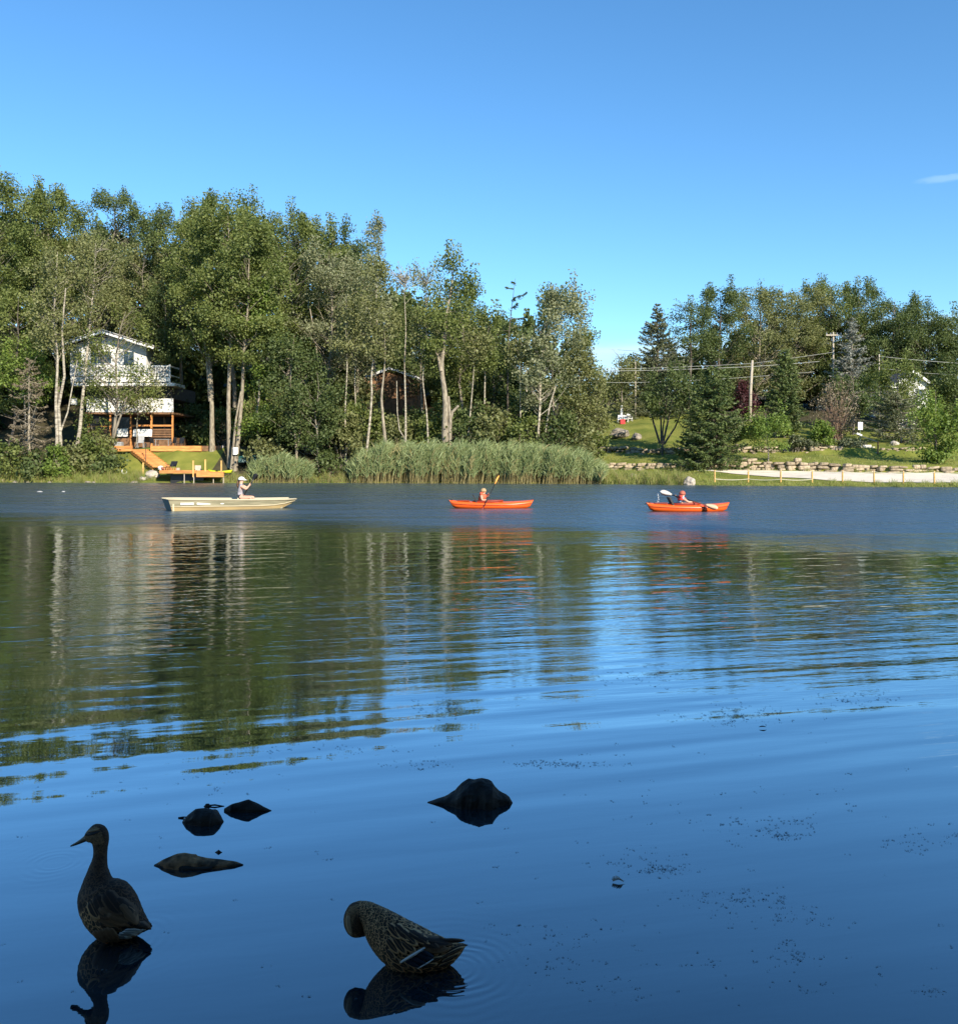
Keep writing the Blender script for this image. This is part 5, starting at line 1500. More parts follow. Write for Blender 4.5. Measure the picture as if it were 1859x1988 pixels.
m = MB(); m.loft([[Vector((hc.x + .07 + .11 * math.cos(a) * s, .085 * math.sin(a) * s, hc.z + .045 - .02 * s + dz)) for a in np.linspace(-PI / 2, PI / 2, 9)] for s, dz in ((.3, .012), (1, 0), (.98, -.012), (.3, 0))], closed=False); m.build('cap_visor', WHITE, cp, True)
m = MB(); m.tube([(hc.x - .085, 0, hc.z + .01), (hc.x - .14, 0, hc.z - .06), (hc.x - .145, 0, hc.z - .17), (hc.x - .12, 0, hc.z - .26)], [.03, .042, .038, .012], 8); m.tube([(hc.x - .06, 0, hc.z + .05), (hc.x - .07, 0, hc.z - .06)], [.08, .05], 8); m.build('hair', HAIR_BR, p1, True)

def paddle(name, label, a, b, c_shaft, blade_ab, blade_m, blade_len=.42, blade_w=.18, roll=0.0, both=True, group=None, base=None, blade2=None):
    """double or single blade paddle between world points a (lower) and b (upper)"""
    a, b = Vector(a), Vector(b)
    t = thing(name, label, 'paddle', a, 0, group)
    d = (b - a); L = d.length; d = d / L
    m = MB(); m.tube([Vector((0, 0, 0)), d * L], .016, 8); m.build('shaft', c_shaft, t, True)
    side = d.cross(Vector((0, 1, 0))); side.normalize()
    side = Matrix.Rotation(roll, 3, d) @ side
    nor = d.cross(side)
    ends = [(d * L, d, blade_m)] + ([(Vector((0, 0, 0)), -d, blade2 or blade_m)] if both else [])
    for p, e, bm_ in ends:
        rings = []
        for i in range(9):
            u = i / 8
            w_ = blade_w * .5 * (math.sin(PI * min(1, u * .92 + .06)) ** .55) * (.55 + .6 * u if u < .8 else 1.03)
            cc = p + e * (u * blade_len - .04) + nor * (.025 * (u - .5) ** 2)
            rings.append([cc + side * w_ + nor * .0, cc + nor * .010, cc - side * w_, cc - nor * .010])
        m = MB(); m.loft(rings); m.build('blade', bm_, t, True)
    return t
def W_(cx, cy, o, s, Y, dy=0.0):
    return Vector((GX(o[0] + cx * s, Y), Y + dy, GZ(o[1] + cy * s, Y)))
o_ = (276.6, 885.2)
paddle('paddle', 'black bladed paddle raised by the person in the tan boat', W_(1080, 420, o_, .1819, BY, .05), W_(1196, 246, o_, .1819, BY, -.12), BLACK, None, BLACK, .26, .20, 0.25, both=False)

# ---------------------------------------------------------------- kayaks
def kayak(label, xc, Y, L, zoff, rz, pale=False):
    t = thing('orange_kayak', label, 'kayak', (GX(xc, Y), Y, zoff), rz, 'orange kayaks')
    hull(L, .68, .27, KAYAK_O, 'hull', t, rocker=.07, sheer=.07, n=25)
    rim = MB()
    rg = []
    for s_, z in ((1.0, .27), (1.06, .31), (1.0, .325), (.93, .31), (.92, .25)):
        rg.append([Vector((-.12 + .52 * math.cos(a) * s_, .235 * math.sin(a) * s_, z + .015 * math.cos(a))) for a in np.linspace(0, 2 * PI, 24, endpoint=False)])
    rim.loft(rg, caps=False); rim.build('cockpit_rim', mat('dark_red_trim', (.25, .03, .015), .5), t, True)
    m = MB(); m.box((-.58, 0, .38), (.05, .36, .30), R=Matrix.Rotation(-.45, 3, 'Y')); m.build('seat_back', BLACK, t)
    m = MB(); m.tube([(-L * .46, 0, .345), (-L * .5 - .02, 0, .31), (-L * .5 - .02, 0, .27)], .018, 6); m.build('carry_handle', BLACK, t)
    m = MB(); m.box((-L * .33, 0, .315), (.42, .22, .025)); m.build('rear_hatch', mat('dark_red_trim', (.25, .03, .015), .5), t)
    m = MB(); m.tube([(x, -.345 * (1 - abs(2 * x / L) ** 2.3) ** .8 - .004, .165 + .05 * abs(2 * x / L) ** 2.4) for x in np.linspace(-L * .47, L * .47, 17)], .012, 5); m.build('rub_line', mat('dark_red_trim', (.25, .03, .015), .5), t)
    if pale:
        def sec(x, g):
            w = .34 * (1 - abs(2 * x / L) ** 2.3) ** .8 + .012
            zt = .27 + .07 * abs(2 * x / L) ** 2.4
            zb = .112 * abs(2 * x / L) ** 3
            return [Vector((x, -w * a * g, z)) for a, z in ((.95, zb + .30 * (zt - zb)), (1.0, zb + .62 * (zt - zb)), (.94, zb + .82 * (zt - zb)), (.62, zt - .02))]
        m = MB(); m.loft([sec(x, 1.045) for x in np.linspace(.44, .515, 3)], closed=False, caps=False); m.build('dark_bow_band', mat('dark_red_trim', (.25, .03, .015), .5), t, True)  # dark red band over the hull side near the bow
    return t
K1Y, K2Y = 30.9, 28.9
kayak('orange kayak in the middle, its paddler holding the blade upright', 953.5, K1Y, 2.95, -.05, .03)
kayak('orange kayak on the right, pale paddle blade across its bow', 1335, K2Y, 2.74, -.05, .05, True)

def vest(parent, J, m_, low=None):
    a, b, c = (Vector(J[n][:3]) for n in ('waist', 'chest', 'neck'))
    rings = []
    pts = [a - (b - a) * .15 if low is None else a.lerp(b, low), a.lerp(b, .35 if low is None else low + .15), a.lerp(b, .85), b.lerp(c, .35), b.lerp(c, .72)]
    rad = [.120, .134, .140, .128, .085]
    for p, r in zip(pts, rad):
        rings.append([p + Vector((r * 1.0 * math.cos(t) , r * 1.28 * math.sin(t), 0)) for t in np.linspace(0, 2 * PI, 14, endpoint=False)])
    m = MB(); m.loft(rings, caps=False); v = m.build('life_vest', m_, parent, True)
    hd = b.lerp(c, .78)
    m = MB(); m.loft([[hd + Vector((-.07 + .07 * math.cos(t) * s, .15 * math.sin(t) * s, z)) for t in np.linspace(0, 2 * PI, 12, endpoint=False)] for s, z in ((.5, -.04), (1, -.02), (1, .04), (.6, .07))]); m.build('vest_collar', m_, v, True)
    return v

k = .1124 * K1Y / F
q = frame(765, 690, k)
oo = (848.3, 897.5)
J = {'hip': q(765, 690, 0, .10), 'waist': q(772, 650, 0, .098), 'chest': q(788, 588, 0, .105), 'neck': q(800, 545, 0, .042), 'head': q(808, 506, 0, .072), 'crown': q(803, 474, 0, .066), 'nose': q(846, 510, 0, .02),
     'nsh': q(762, 580, -.14, .05), 'nel': q(775, 655, -.2, .036), 'nwr': q(845, 652, -.19, .027), 'nha': q(868, 640, -.17, .032), 'fsh': q(815, 575, .13, .05), 'fel': q(862, 600, .16, .036), 'fwr': q(885, 560, .05, .027), 'fha': q(893, 538, -.02, .032),
     'nhp': q(780, 705, -.09, .08), 'nkn': q(960, 690, -.12, .055), 'nan': q(1060, 720, -.08, .035), 'fhp': q(780, 705, .09, .08), 'fkn': q(960, 690, .12, .055), 'fan': q(1060, 720, .08, .035)}
p2 = person('person', 'fair haired person in an orange life vest paddling the middle kayak', (GX(oo[0] + 765 * .1124, K1Y), K1Y + .0, GZ(oo[1] + 690 * .1124, K1Y)), J, mats=[SKIN, VEST_O, SHORTS])
vest(p2, J, VEST_O)
hc = Vector(J['head'][:3])
m = MB(); m.loft(dome((hc.x - .018, 0, hc.z + .015), .102, 1.05, -.35)); m.build('hair', HAIR_BL, p2, True)
paddle('paddle', 'paddle held upright over the middle kayak, yellow orange blade on top', W_(800, 770, oo, .1124, K1Y, -.42), W_(1002, 372, oo, .1124, K1Y, -.02), BLACK, None, mat('yellow_orange_blade', (.85, .38, .07), .45), .38, .15, .9, True, blade2=mat('dark_red_blade', (.3, .03, .02), .5))
m = MB()
k = .1124 * K2Y / F
q = frame(810, 505, k)
oo = (1229.4, 922)
J = {'hip': q(808, 505, 0, .10), 'waist': q(812, 470, 0, .10), 'chest': q(832, 420, 0, .105), 'neck': q(850, 378, 0, .042), 'head': q(848, 340, 0, .072), 'crown': q(840, 310, 0, .066), 'nose': q(886, 346, -.01, .02),
     'nsh': q(845, 415, -.14, .052), 'nel': q(915, 468, -.22, .037), 'nwr': q(985, 468, -.21, .027), 'nha': q(1020, 458, -.18, .032), 'fsh': q(822, 405, .14, .05), 'fel': q(795, 395, .26, .036), 'fwr': q(755, 372, .2, .027), 'fha': q(735, 362, .1, .032),
     'nhp': q(820, 520, -.09, .08), 'nkn': q(1000, 510, -.12, .055), 'nan': q(1100, 540, -.08, .035), 'fhp': q(820, 520, .09, .08), 'fkn': q(1000, 510, .12, .055), 'fan': q(1100, 540, .08, .035)}
p3 = person('person', 'person in a light blue shirt and red life vest paddling the right kayak', (GX(oo[0] + 810 * .1124, K2Y), K2Y, GZ(oo[1] + 505 * .1124, K2Y)), J, mats=[SKIN, SHIRT_B, SHORTS])
v = vest(p3, J, VEST_R, .6)
hc = Vector(J['head'][:3])
m = MB(); m.loft(dome((hc.x - .012, 0, hc.z + .02), .104, 1.05, -.25)); m.build('hair', mat('reddish_cap', (.42, .12, .08), .8, var=.2, vscale=15), p3, True)
paddle('paddle', 'paddle with a pale white blade lifted behind the right kayak', W_(1195, 512, oo, .1124, K2Y, -.46), W_(655, 345, oo, .1124, K2Y, .12), BLACK, None, mat('pale_blade', (.80, .74, .66), .45), .42, .21, .25, True, blade2=PALE_O)
# drops falling from the lifted blade and the small splash below it
rd = random.Random(4)
m = MB()
for i in range(46):
    f = rd.random()
    c = W_(432 + 10 * math.sin(f * 3) + rd.uniform(-14, 14) * (.3 + f), 330 + 150 * f, oo, .1124, K2Y, .12)
    s_ = rd.uniform(.004, .009)
    m.box(c, (s_, s_, s_ * 2))
tag(m.build('water_drops', mat('water_drop', (.8, .85, .9), .1)), 'drops falling from the pale paddle blade', 'water drops', kind='stuff')
# ================================================================ FOREGROUND: ROCKS, DUCKS, FLOATING BITS
ROCK_WET = mat('wet_dark_rock', (0.011, 0.008, 0.006), 0.6, color2=(0.034, 0.024, 0.017), spec=.2, vscale=14, bump=.012, bscale=28)
ROCK_DRY = mat('dry_brown_rock', (0.42, 0.21, 0.10), 0.95, spec=.1, color2=(0.06, 0.04, 0.026), vscale=22, bump=.010, bscale=40)
def ridge_rock(name, label, sil, water_px, m, depth=0.8, seed=1, group=None, back=1.0):
    """rock rising from the water: sil is its top outline in picture units, water_px the picture height of its waterline"""
    Y = water_Y(water_px); k = Y / F
    rng = np.random.default_rng(seed)
    xs_ = np.array([p[0] for p in sil], float); ys_ = np.array([p[1] for p in sil], float)
    n = 26
    X = np.linspace(xs_[0], xs_[-1], n)
    H = np.interp(X, xs_, ys_)
    H = np.maximum((water_px - H) * k, 0.002)
    X = (X - (xs_[0] + xs_[-1]) / 2) * k
    Hm = H.max()
    rings = []
    nt = 13
    for i in range(n):
        d = depth * (0.45 * H[i] + 0.55 * Hm * math.sin(PI * (i + .4) / (n - .2)) ** .7)
        ring = []
        for a in np.linspace(0, PI, nt):
            v = Vector((X[i], -d * math.cos(a) * (1.0 if a < PI / 2 else back), H[i] * math.sin(a) ** .75))
            w = Vector((v.x * 11 + seed, v.y * 11, v.z * 11))
            s = 1 + .30 * mnoise.noise(w) + .14 * mnoise.noise(w * 2.7)
            c = mnoise.cell(w * .55)
            v.y *= s * (0.84 + .3 * c); v.z *= 1 + (.2 * mnoise.noise(w * 1.6) if 0.3 < a < 2.8 else 0)
            v.x += .004 * mnoise.noise(w * 3)
            if a in (0, PI) or a < .01 or a > PI - .01: v.z = -.05
            ring.append(v)
        rings.append(ring)
    mb = MB(); mb.loft(rings, closed=False, caps=True)
    o = mb.build(name, m, None, False, (GX((xs_[0] + xs_[-1]) / 2, Y), Y, 0))
    return tag(o, label, 'rock', group)
def e6(L): return [(276.6 + x * .4133, 1487.6 + y * .4133) for x, y in L]
ridge_rock('water_rock', 'largest dark rock standing alone in the water', e6([(1338, 170), (1375, 160), (1425, 144), (1468, 118), (1495, 92), (1530, 70), (1585, 65), (1638, 74), (1656, 98), (1680, 122), (1705, 130), (1722, 142), (1738, 170)]), 1487.6 + 172 * .4133, ROCK_WET, 1.0, 3)
ridge_rock('water_rock', 'rounded dark rock left of the pointed one', e6([(188, 258), (212, 226), (250, 205), (292, 200), (345, 214), (366, 236), (381, 262)]), 1487.6 + 264 * .4133, ROCK_WET, .9, 5)
ridge_rock('water_rock', 'pointed dark rock right of the rounded one', e6([(384, 200), (430, 180), (470, 166), (498, 160), (530, 172), (565, 192), (606, 210)]), 1487.6 + 211 * .4133, ROCK_WET, .9, 8)
r4 = ridge_rock('water_rock', 'low brown topped rock nearest the standing duck', e6([(62, 462), (100, 440), (150, 420), (195, 414), (240, 417), (290, 432), (350, 441), (430, 449), (468, 463)]), 1487.6 + 466 * .4133, ROCK_DRY, 1.0, 11)
# wet dark skirt of the brown rock
r5 = ridge_rock('wet_edge', '', e6([(58, 464), (110, 450), (200, 444), (300, 449), (440, 455), (470, 464)]), 1487.6 + 467.5 * .4133, ROCK_WET, 2.3, 12)
for k_ in list(r5.keys()):
    if k_ in ('label', 'category', 'group'): del r5[k_]
r5.parent = r4; r5.location = r5.location - r4.location
ridge_rock('water_rock', 'tiny dark stone tip beside the rounded rock', e6([(286, 190), (298, 178), (312, 178), (326, 190)]), 1487.6 + 191 * .4133, ROCK_WET, 1, 14)
ridge_rock('water_rock', 'tiny dark stone tip above the brown topped rock', e6([(340, 406), (355, 395), (374, 406)]), 1487.6 + 407 * .4133, ROCK_WET, 1, 15)
for lab, pts, yw in (('thin dark twig lying on the water between the small rocks', [(300, 187), (340, 184), (384, 190)], 190), ('short dark twig at the tip of the rounded rock', [(168, 244), (190, 242), (206, 240)], 246)):
    Y = water_Y(1487.6 + yw * .4133)
    mb = MB(); mb.tube([PT(x, y, Y) for x, y in e6(pts)], [.003, .004, .002], 5)
    tag(mb.build('floating_twig', ROCK_WET), lab, 'twig')

# ---------------------------------------------------------------- ducks
def feather_mat(name, centre, rim, pos=0.62, soft=0.2):
    m = bpy.data.materials.new(name); m.use_nodes = True
    N, L = m.node_tree.nodes, m.node_tree.links
    b = N['Principled BSDF']; b.inputs['Roughness'].default_value = .7; b.inputs['Specular IOR Level'].default_value = .25
    uv = N.new('ShaderNodeUVMap'); uv.uv_map = 'uv'
    sp = N.new('ShaderNodeSeparateXYZ'); L.new(uv.outputs[0], sp.inputs[0])
    def mt(op, a, b_=None):
        n = N.new('ShaderNodeMath'); n.operation = op
        for i, v in enumerate((a, b_)):
            if v is None: continue
            if isinstance(v, (int, float)): n.inputs[i].default_value = v
            else: L.new(v, n.inputs[i])
        return n.outputs[0]
    u = mt('ABSOLUTE', mt('MULTIPLY_ADD', sp.outputs['X'], 2.0)); 
    n0 = u.node; n0.inputs[0].links[0].from_node.inputs[2].default_value = -1.0
    d = mt('SQRT', mt('ADD', mt('POWER', u, 2.0), mt('POWER', sp.outputs['Y'], 4.0)))
    g = N.new('ShaderNodeNewGeometry')
    d = mt('ADD', d, mt('MULTIPLY', mt('SUBTRACT', g.outputs['Random Per Island'], .5), .24))
    mr = N.new('ShaderNodeMapRange'); mr.interpolation_type = 'SMOOTHSTEP'
    mr.inputs[1].default_value = pos; mr.inputs[2].default_value = pos + soft
    L.new(d, mr.inputs[0])
    sh = mt('LESS_THAN', u, .07)
    f = mt('MAXIMUM', mr.outputs[0], mt('MULTIPLY', sh, .35))
    mx = N.new('ShaderNodeMixRGB'); L.new(f, mx.inputs[0])
    mx.inputs[1].default_value = centre + (1,); mx.inputs[2].default_value = rim + (1,)
    sc = N.new('ShaderNodeVectorMath'); sc.operation = 'SCALE'; L.new(mx.outputs[0], sc.inputs[0])
    L.new(mt('MULTIPLY_ADD', g.outputs['Random Per Island'], .6), sc.inputs['Scale'])
    sc.inputs['Scale'].links[0].from_node.inputs[2].default_value = .7
    L.new(sc.outputs[0], b.inputs['Base Color'])
    return m
FE_MOT = feather_mat('mottled_feather', (0.034, 0.016, 0.008), (0.58, 0.30, 0.13), .70, .14)
FE_DARK = feather_mat('dark_feather', (0.032, 0.015, 0.008), (0.135, 0.066, 0.032), .64, .25)
FE_BROWN = feather_mat('brown_feather', (0.14, 0.066, 0.028), (0.24, 0.12, 0.054), .6, .3)
FE_NECK = feather_mat('neck_feather', (0.0518, 0.0245, 0.0115), (0.1080, 0.0540, 0.0274), .5, .3)
FE_FACE = feather_mat('face_feather', (0.1440, 0.0720, 0.0324), (0.2376, 0.1296, 0.0576), .4, .4)
FE_WHITE = feather_mat('white_edged_feather', (0.20, 0.175, 0.15), (0.62, 0.58, 0.52), .35, .25)
FE_BLUE = feather_mat('blue_wing_feather', (0.010, 0.013, 0.020), (0.016, 0.024, 0.036), .7, .2)
FE_BAR = mat('white_wing_bar', (0.58, 0.50, 0.42), .7)
DUCK_SKIN = mat('duck_under_plumage', (0.050, 0.024, 0.012), .8, var=.3, vscale=60)
CROWNM = mat('dark_crown_plumage', (0.022, 0.017, 0.014), .75, var=.3, vscale=120)
BILL = mat('dusky_bill', (0.13, 0.085, 0.04), .45, var=.35, vscale=60)
EYE = mat('dark_eye', (0.008, 0.006, 0.005), .08)
LEGM = mat('orange_leg', (0.55, 0.19, 0.04), .55)

def cr_interp(P, n):
    """Catmull-Rom resampling of rows"""
    P = np.asarray(P, float); k = len(P)
    t = np.linspace(0, k - 1, n)
    i = np.clip(t.astype(int), 0, k - 2); f = (t - i)[:, None]
    g = lambda j: P[np.clip(j, 0, k - 1)]
    a, b, c, d = g(i - 1), g(i), g(i + 1), g(i + 2)
    return .5 * ((2 * b) + (-a + c) * f + (2 * a - 5 * b + 4 * c - d) * f ** 2 + (-a + 3 * b - 3 * c + d) * f ** 3)

class Duck:
    def __init__(s, name, label, secs, k, c0, loc, rz=0.0):
        s.k, s.c0 = k, c0
        s.t = thing(name, label, 'duck', loc, rz)
        R = cr_interp(secs, 90)
        A = np.stack([(R[:, 0] - c0[0]) * k, np.zeros(90), (c0[1] - R[:, 1]) * k], -1)
        B = np.stack([(R[:, 2] - c0[0]) * k, np.zeros(90), (c0[1] - R[:, 3]) * k], -1)
        s.c, s.h, s.l = (A + B) / 2, (A - B) / 2, np.maximum(R[:, 4] * k, .002)
        seg = np.linalg.norm(np.diff(s.c, axis=0), axis=1)
        s.s = np.concatenate([[0], np.cumsum(seg)])
        s.S = s.s[-1]
    def P(s, u, th):
        u = np.clip(u, 0, s.S)
        c = np.stack([np.interp(u, s.s, s.c[:, i]) for i in range(3)], -1)
        h = np.stack([np.interp(u, s.s, s.h[:, i]) for i in range(3)], -1)
        l = np.interp(u, s.s, s.l)
        ct, st = np.cos(th), np.sin(th)
        return c + h * ct[..., None] + np.stack([np.zeros_like(l), -l * st, np.zeros_like(l)], -1)
    def N(s, u, th):
        e = 1e-3
        a = s.P(u + e * 2, th) - s.P(u - e * 2, th); b = s.P(u, th + e * 5) - s.P(u, th - e * 5)
        n = nrm(np.cross(a, b))
        c = np.stack([np.interp(np.clip(u, 0, s.S), s.s, s.c[:, i]) for i in range(3)], -1)
        sg = np.sign(((s.P(u, th) - c) * n).sum(-1, keepdims=True)); sg[sg == 0] = 1
        return n * sg
    def body(s, m, nt=28):
        th = np.linspace(0, 2 * PI, nt, endpoint=False)
        rings = [[Vector(p) for p in s.P(np.full(nt, u), th)] for u in s.s]
        mb = MB(); mb.loft(rings); return mb.build('body', m, s.t, True)
    def uv_of(s, cx, cy):
        """surface parameters under a picture point, on the side facing the viewer"""
        p = np.array([(cx - s.c0[0]) * s.k, 0, (s.c0[1] - cy) * s.k])
        d = p - s.c
        hh = (s.h ** 2).sum(1)
        f = (d * s.h).sum(1) / (hh + 1e-12)
        r = np.linalg.norm(d - f[:, None] * s.h, axis=1) + np.maximum(0, np.abs(f) - 1) * np.sqrt(hh)
        i = int(np.argmin(r)); fi = max(-.999, min(.999, f[i]))
        return s.s[i], math.acos(fi)
    def feather_rows(s, name, m, lenf, widf, u0, u1, th0=0, th1=2 * PI, seed=0, lift=.0016, overlap=.42, skip=None):
        rng = np.random.default_rng(seed)
        U, TH, LN, WD = [], [], [], []
        u = u1; row = 0
        while u > u0:
            L, w = lenf(u / s.S), widf(u / s.S)
            hl = np.interp(u, s.s, np.linalg.norm(s.h, axis=1)); l = np.interp(u, s.s, s.l)
            circ = PI * (hl + l) * (th1 - th0) / (2 * PI)
            n = max(3, int(circ / (w * .78)))
            th = th0 + (np.arange(n) + .5 * (row % 2) + rng.uniform(-.22, .22, n)) / n * (th1 - th0)
            U.append(np.full(n, u) + rng.uniform(-.18, .18, n) * L); TH.append(th); LN.append(np.full(n, L) * rng.uniform(.8, 1.2, n)); WD.append(np.full(n, w) * rng.uniform(.85, 1.2, n) / (circ / (th1 - th0)))
            u -= L * overlap; row += 1
        U, TH, LN, WD = map(np.concatenate, (U, TH, LN, WD))
        if skip is not None:
            kp = ~skip(U / s.S, TH); U, TH, LN, WD = U[kp], TH[kp], LN[kp], WD[kp]
        n = len(U)
        T = np.array([0, .3, .62, .88, 1.0]); WT = np.array([.55, .95, 1.0, .68, .14]); C = np.array([-1, 0, 1.0])
        uu = U[:, None, None] - LN[:, None, None] * T[None, :, None] + 0 * C[None, None, :]
        tt = TH[:, None, None] + .5 * WD[:, None, None] * WT[None, :, None] * C[None, None, :]
        jit = rng.uniform(-.25, .25, n)[:, None, None] * WD[:, None, None] * T[None, :, None]
        tt = tt + jit
        pos = s.P(uu, tt); nor = s.N(uu, tt)
        lf = (lift * .35 + lift * T[None, :, None] * (1 + .5 * rng.uniform(size=n)[:, None, None]) + lift * .35 * (1 - np.abs(C))[None, None, :])
        V = (pos + nor * lf[..., None]).reshape(-1, 3)
        uv = np.stack(np.broadcast_arrays((C[None, None, :] * .5 + .5) + 0 * uu, T[None, :, None] + 0 * uu), -1).reshape(-1, 2)
        b = np.arange(n)[:, None, None] * 15
        r_ = np.arange(4)[None, :, None] * 3; c_ = np.arange(2)[None, None, :]
        a = b + r_ + c_
        Q = np.stack([a, a + 1, a + 4, a + 3], -1).reshape(-1, 4)
        o = link(name, np_mesh(name, V, Q, m, True, uv=uv), s.t)
        o['kind'] = 'stuff'
        return o
    def big(s, name, m, base, tip, width, lift=.004, bend=0.0, tipw=.25, label=None, thick=True):
        """one large feather laid over the body from base to tip (picture points)"""
        b, t = np.array(base, float), np.array(tip, float)
        d = t - b; nrm_ = np.array([-d[1], d[0]]) / (np.linalg.norm(d) + 1e-9)
        V, uv = [], []
        T = np.linspace(0, 1, 9); C = (-1, -.5, 0, .5, 1)
        for q in T:
            w_ = width * .5 * (np.interp(q, [0, .12, .5, .8, .94, 1], [.5, .85, 1, .8, .5, tipw * .5]))
            for c in C:
                p = b + d * q + nrm_ * (w_ * c + bend * math.sin(PI * q))
                u, th = s.uv_of(p[0], p[1])
                y = s.P(np.array([u]), np.array([th]))[0][1]
                V.append(((p[0] - s.c0[0]) * s.k, y - lift * (1 + .35 * (1 - c * c) + .3 * q), (s.c0[1] - p[1]) * s.k)); uv.append((c * .5 + .5, q))
        Q = [(i * 5 + j, i * 5 + j + 1, i * 5 + j + 6, i * 5 + j + 5) for i in range(8) for j in range(4)]
        o = link(name, np_mesh(name, V, Q, m, True, uv=uv), s.t)
        sol = o.modifiers.new('thick', 'SOLIDIFY'); sol.thickness = .0012; sol.offset = 0
        if label: o['label'] = label
        return o
    def loft_part(s, name, secs, m, n=14):
        R = cr_interp(secs, 12)
        rings = []
        for ax, ay, bx, by, l, y in R:
            A = Vector(((ax - s.c0[0]) * s.k, y * s.k, (s.c0[1] - ay) * s.k)); B = Vector(((bx - s.c0[0]) * s.k, y * s.k, (s.c0[1] - by) * s.k))
            c, h = (A + B) / 2, (A - B) / 2
            rings.append([c + h * math.cos(a) + Vector((0, -l * s.k * math.sin(a), 0)) for a in np.linspace(0, 2 * PI, n, endpoint=False)])
        mb = MB(); mb.loft(rings); return mb.build(name, m, s.t, True)
    def eye(s, cx, cy, r):
        u, th = s.uv_of(cx, cy); p = s.P(np.array([u]), np.array([th]))[0]
        bm = bmesh.new(); bmesh.ops.create_uvsphere(bm, u_segments=12, v_segments=8, radius=r * s.k)
        me = bpy.data.meshes.new('eye'); bm.to_mesh(me); bm.free(); me.materials.append(EYE)
        me.polygons.foreach_set('use_smooth', [True] * len(me.polygons))
        for sy in (1, -1):
            link('eye', me, s.t, Vector((p[0], p[1] * sy, p[2])))
    def legs(s, pts, gap):
        for sy in (-1, 1):
            mb = MB(); mb.tube([Vector(((x - s.c0[0]) * s.k, sy * gap * s.k, (s.c0[1] - y) * s.k)) for x, y in pts], [.006, .0045, .004], 8)
            x, y = pts[-1]
            c = Vector(((x - s.c0[0]) * s.k, sy * gap * s.k, (s.c0[1] - y) * s.k))
            mb.add([c + Vector(v) for v in ((.006, 0, 0), (-.045, -.022, -.004), (-.055, 0, -.004), (-.045, .022, -.004), (.006, 0, .006))], [(0, 1, 2, 3), (4, 2, 1), (4, 3, 2), (4, 1, 0), (4, 0, 3)])
            mb.build('leg', LEGM, s.t)

# ---- standing duck, neck raised
D1Y = water_Y(2540 * .6147 + 1246 * .2146) + .012
k1 = .2146 * D1Y / F
c0 = (600, 1246)
sec1 = [(955, 1148, 948, 1160, 8), (905, 1095, 850, 1195, 70), (855, 1005, 690, 1240, 140), (805, 890, 520, 1225, 190), (750, 795, 392, 1125, 208), (690, 735, 320, 1010, 205), (625, 705, 285, 905, 185), (575, 694, 283, 810, 150),
        (550, 650, 318, 705, 108), (530, 580, 358, 598, 82), (525, 490, 404, 490, 64), (530, 410, 410, 408, 62), (541, 330, 392, 352, 76), (532, 260, 345, 335, 84), (497, 208, 322, 288, 76), (440, 183, 338, 248, 52), (405, 184, 362, 222, 24)]
d1 = Duck('duck', 'brown duck standing upright with raised neck, left of the other duck', sec1, k1, c0, (GX((150 + c0[0] * .3491) * .6147, D1Y), D1Y, GZ(2540 * .6147 + 1246 * .2146, D1Y)))
d1.body(DUCK_SKIN)
lenf = lambda f: float(np.interp(f, [0, .12, .3, .5, .62, .75, 1], [.030, .034, .034, .026, .014, .009, .006]))
widf = lambda f: float(np.interp(f, [0, .12, .3, .5, .62, .75, 1], [.018, .022, .022, .016, .009, .006, .0045]))
d1.feather_rows('plumage', FE_DARK, lenf, widf, .03, d1.S * .66, seed=1, skip=lambda f, th: (th > 1.75) & (th < PI) & (f < .5))
d1.feather_rows('flank_plumage', FE_MOT, lenf, widf, .05, d1.S * .5, 1.7, PI + .2, seed=2, lift=.002)
d1.feather_rows('neck_plumage', FE_NECK, lenf, widf, d1.S * .56, d1.S * .86, seed=3, lift=.0009)
d1.feather_rows('face_plumage', FE_FACE, lambda f: .007, lambda f: .005, d1.S * .80, d1.S * .985, .75, 2.6, seed=4, lift=.0007)
d1.feather_rows('crown_plumage', FE_DARK, lambda f: .007, lambda f: .005, d1.S * .78, d1.S * .995, -.8, .8, seed=5, lift=.0008)
d1.big('eye_stripe', CROWNM, (345, 262), (492, 246), 26, .0022, bend=6)
d1.loft_part('bill', [(352, 262, 362, 336, 34, 0), (318, 276, 336, 333, 30, 0), (270, 310, 288, 345, 25, 0), (222, 335, 232, 359, 27, 0), (192, 349, 197, 365, 20, 0), (184, 357, 186, 364, 8, 0)], BILL)
d1.eye(392, 252, 10)
for b, t, w_, mm, lf in [((520, 800), (640, 1010), 130, FE_DARK, .007), ((470, 840), (560, 1000), 120, FE_MOT, .006), ((600, 780), (760, 1000), 130, FE_DARK, .010), ((560, 900), (800, 1085), 120, FE_BROWN, .008), ((520, 930), (720, 1090), 110, FE_BROWN, .006),
                         ((640, 960), (880, 1100), 96, FE_BROWN, .010), ((700, 850), (850, 1050), 100, FE_DARK, .012), ((740, 900), (870, 1095), 70, FE_BROWN, .014), ((680, 1010), (895, 1130), 60, FE_DARK, .008), ((560, 1030), (740, 1120), 70, FE_DARK, .005)]:
    d1.big('wing_feather', mm, b, t, w_, lf)
for b, t, w_ in [((690, 1165), (800, 1215), 46), ((720, 1150), (850, 1195), 40), ((750, 1140), (890, 1180), 36), ((770, 1128), (925, 1160), 34)]:
    d1.big('tail_feather', FE_WHITE, b, t, w_, .010)
d1.big('tail_feather', FE_DARK, (800, 1060), (965, 1165), 60, .012, tipw=.1)
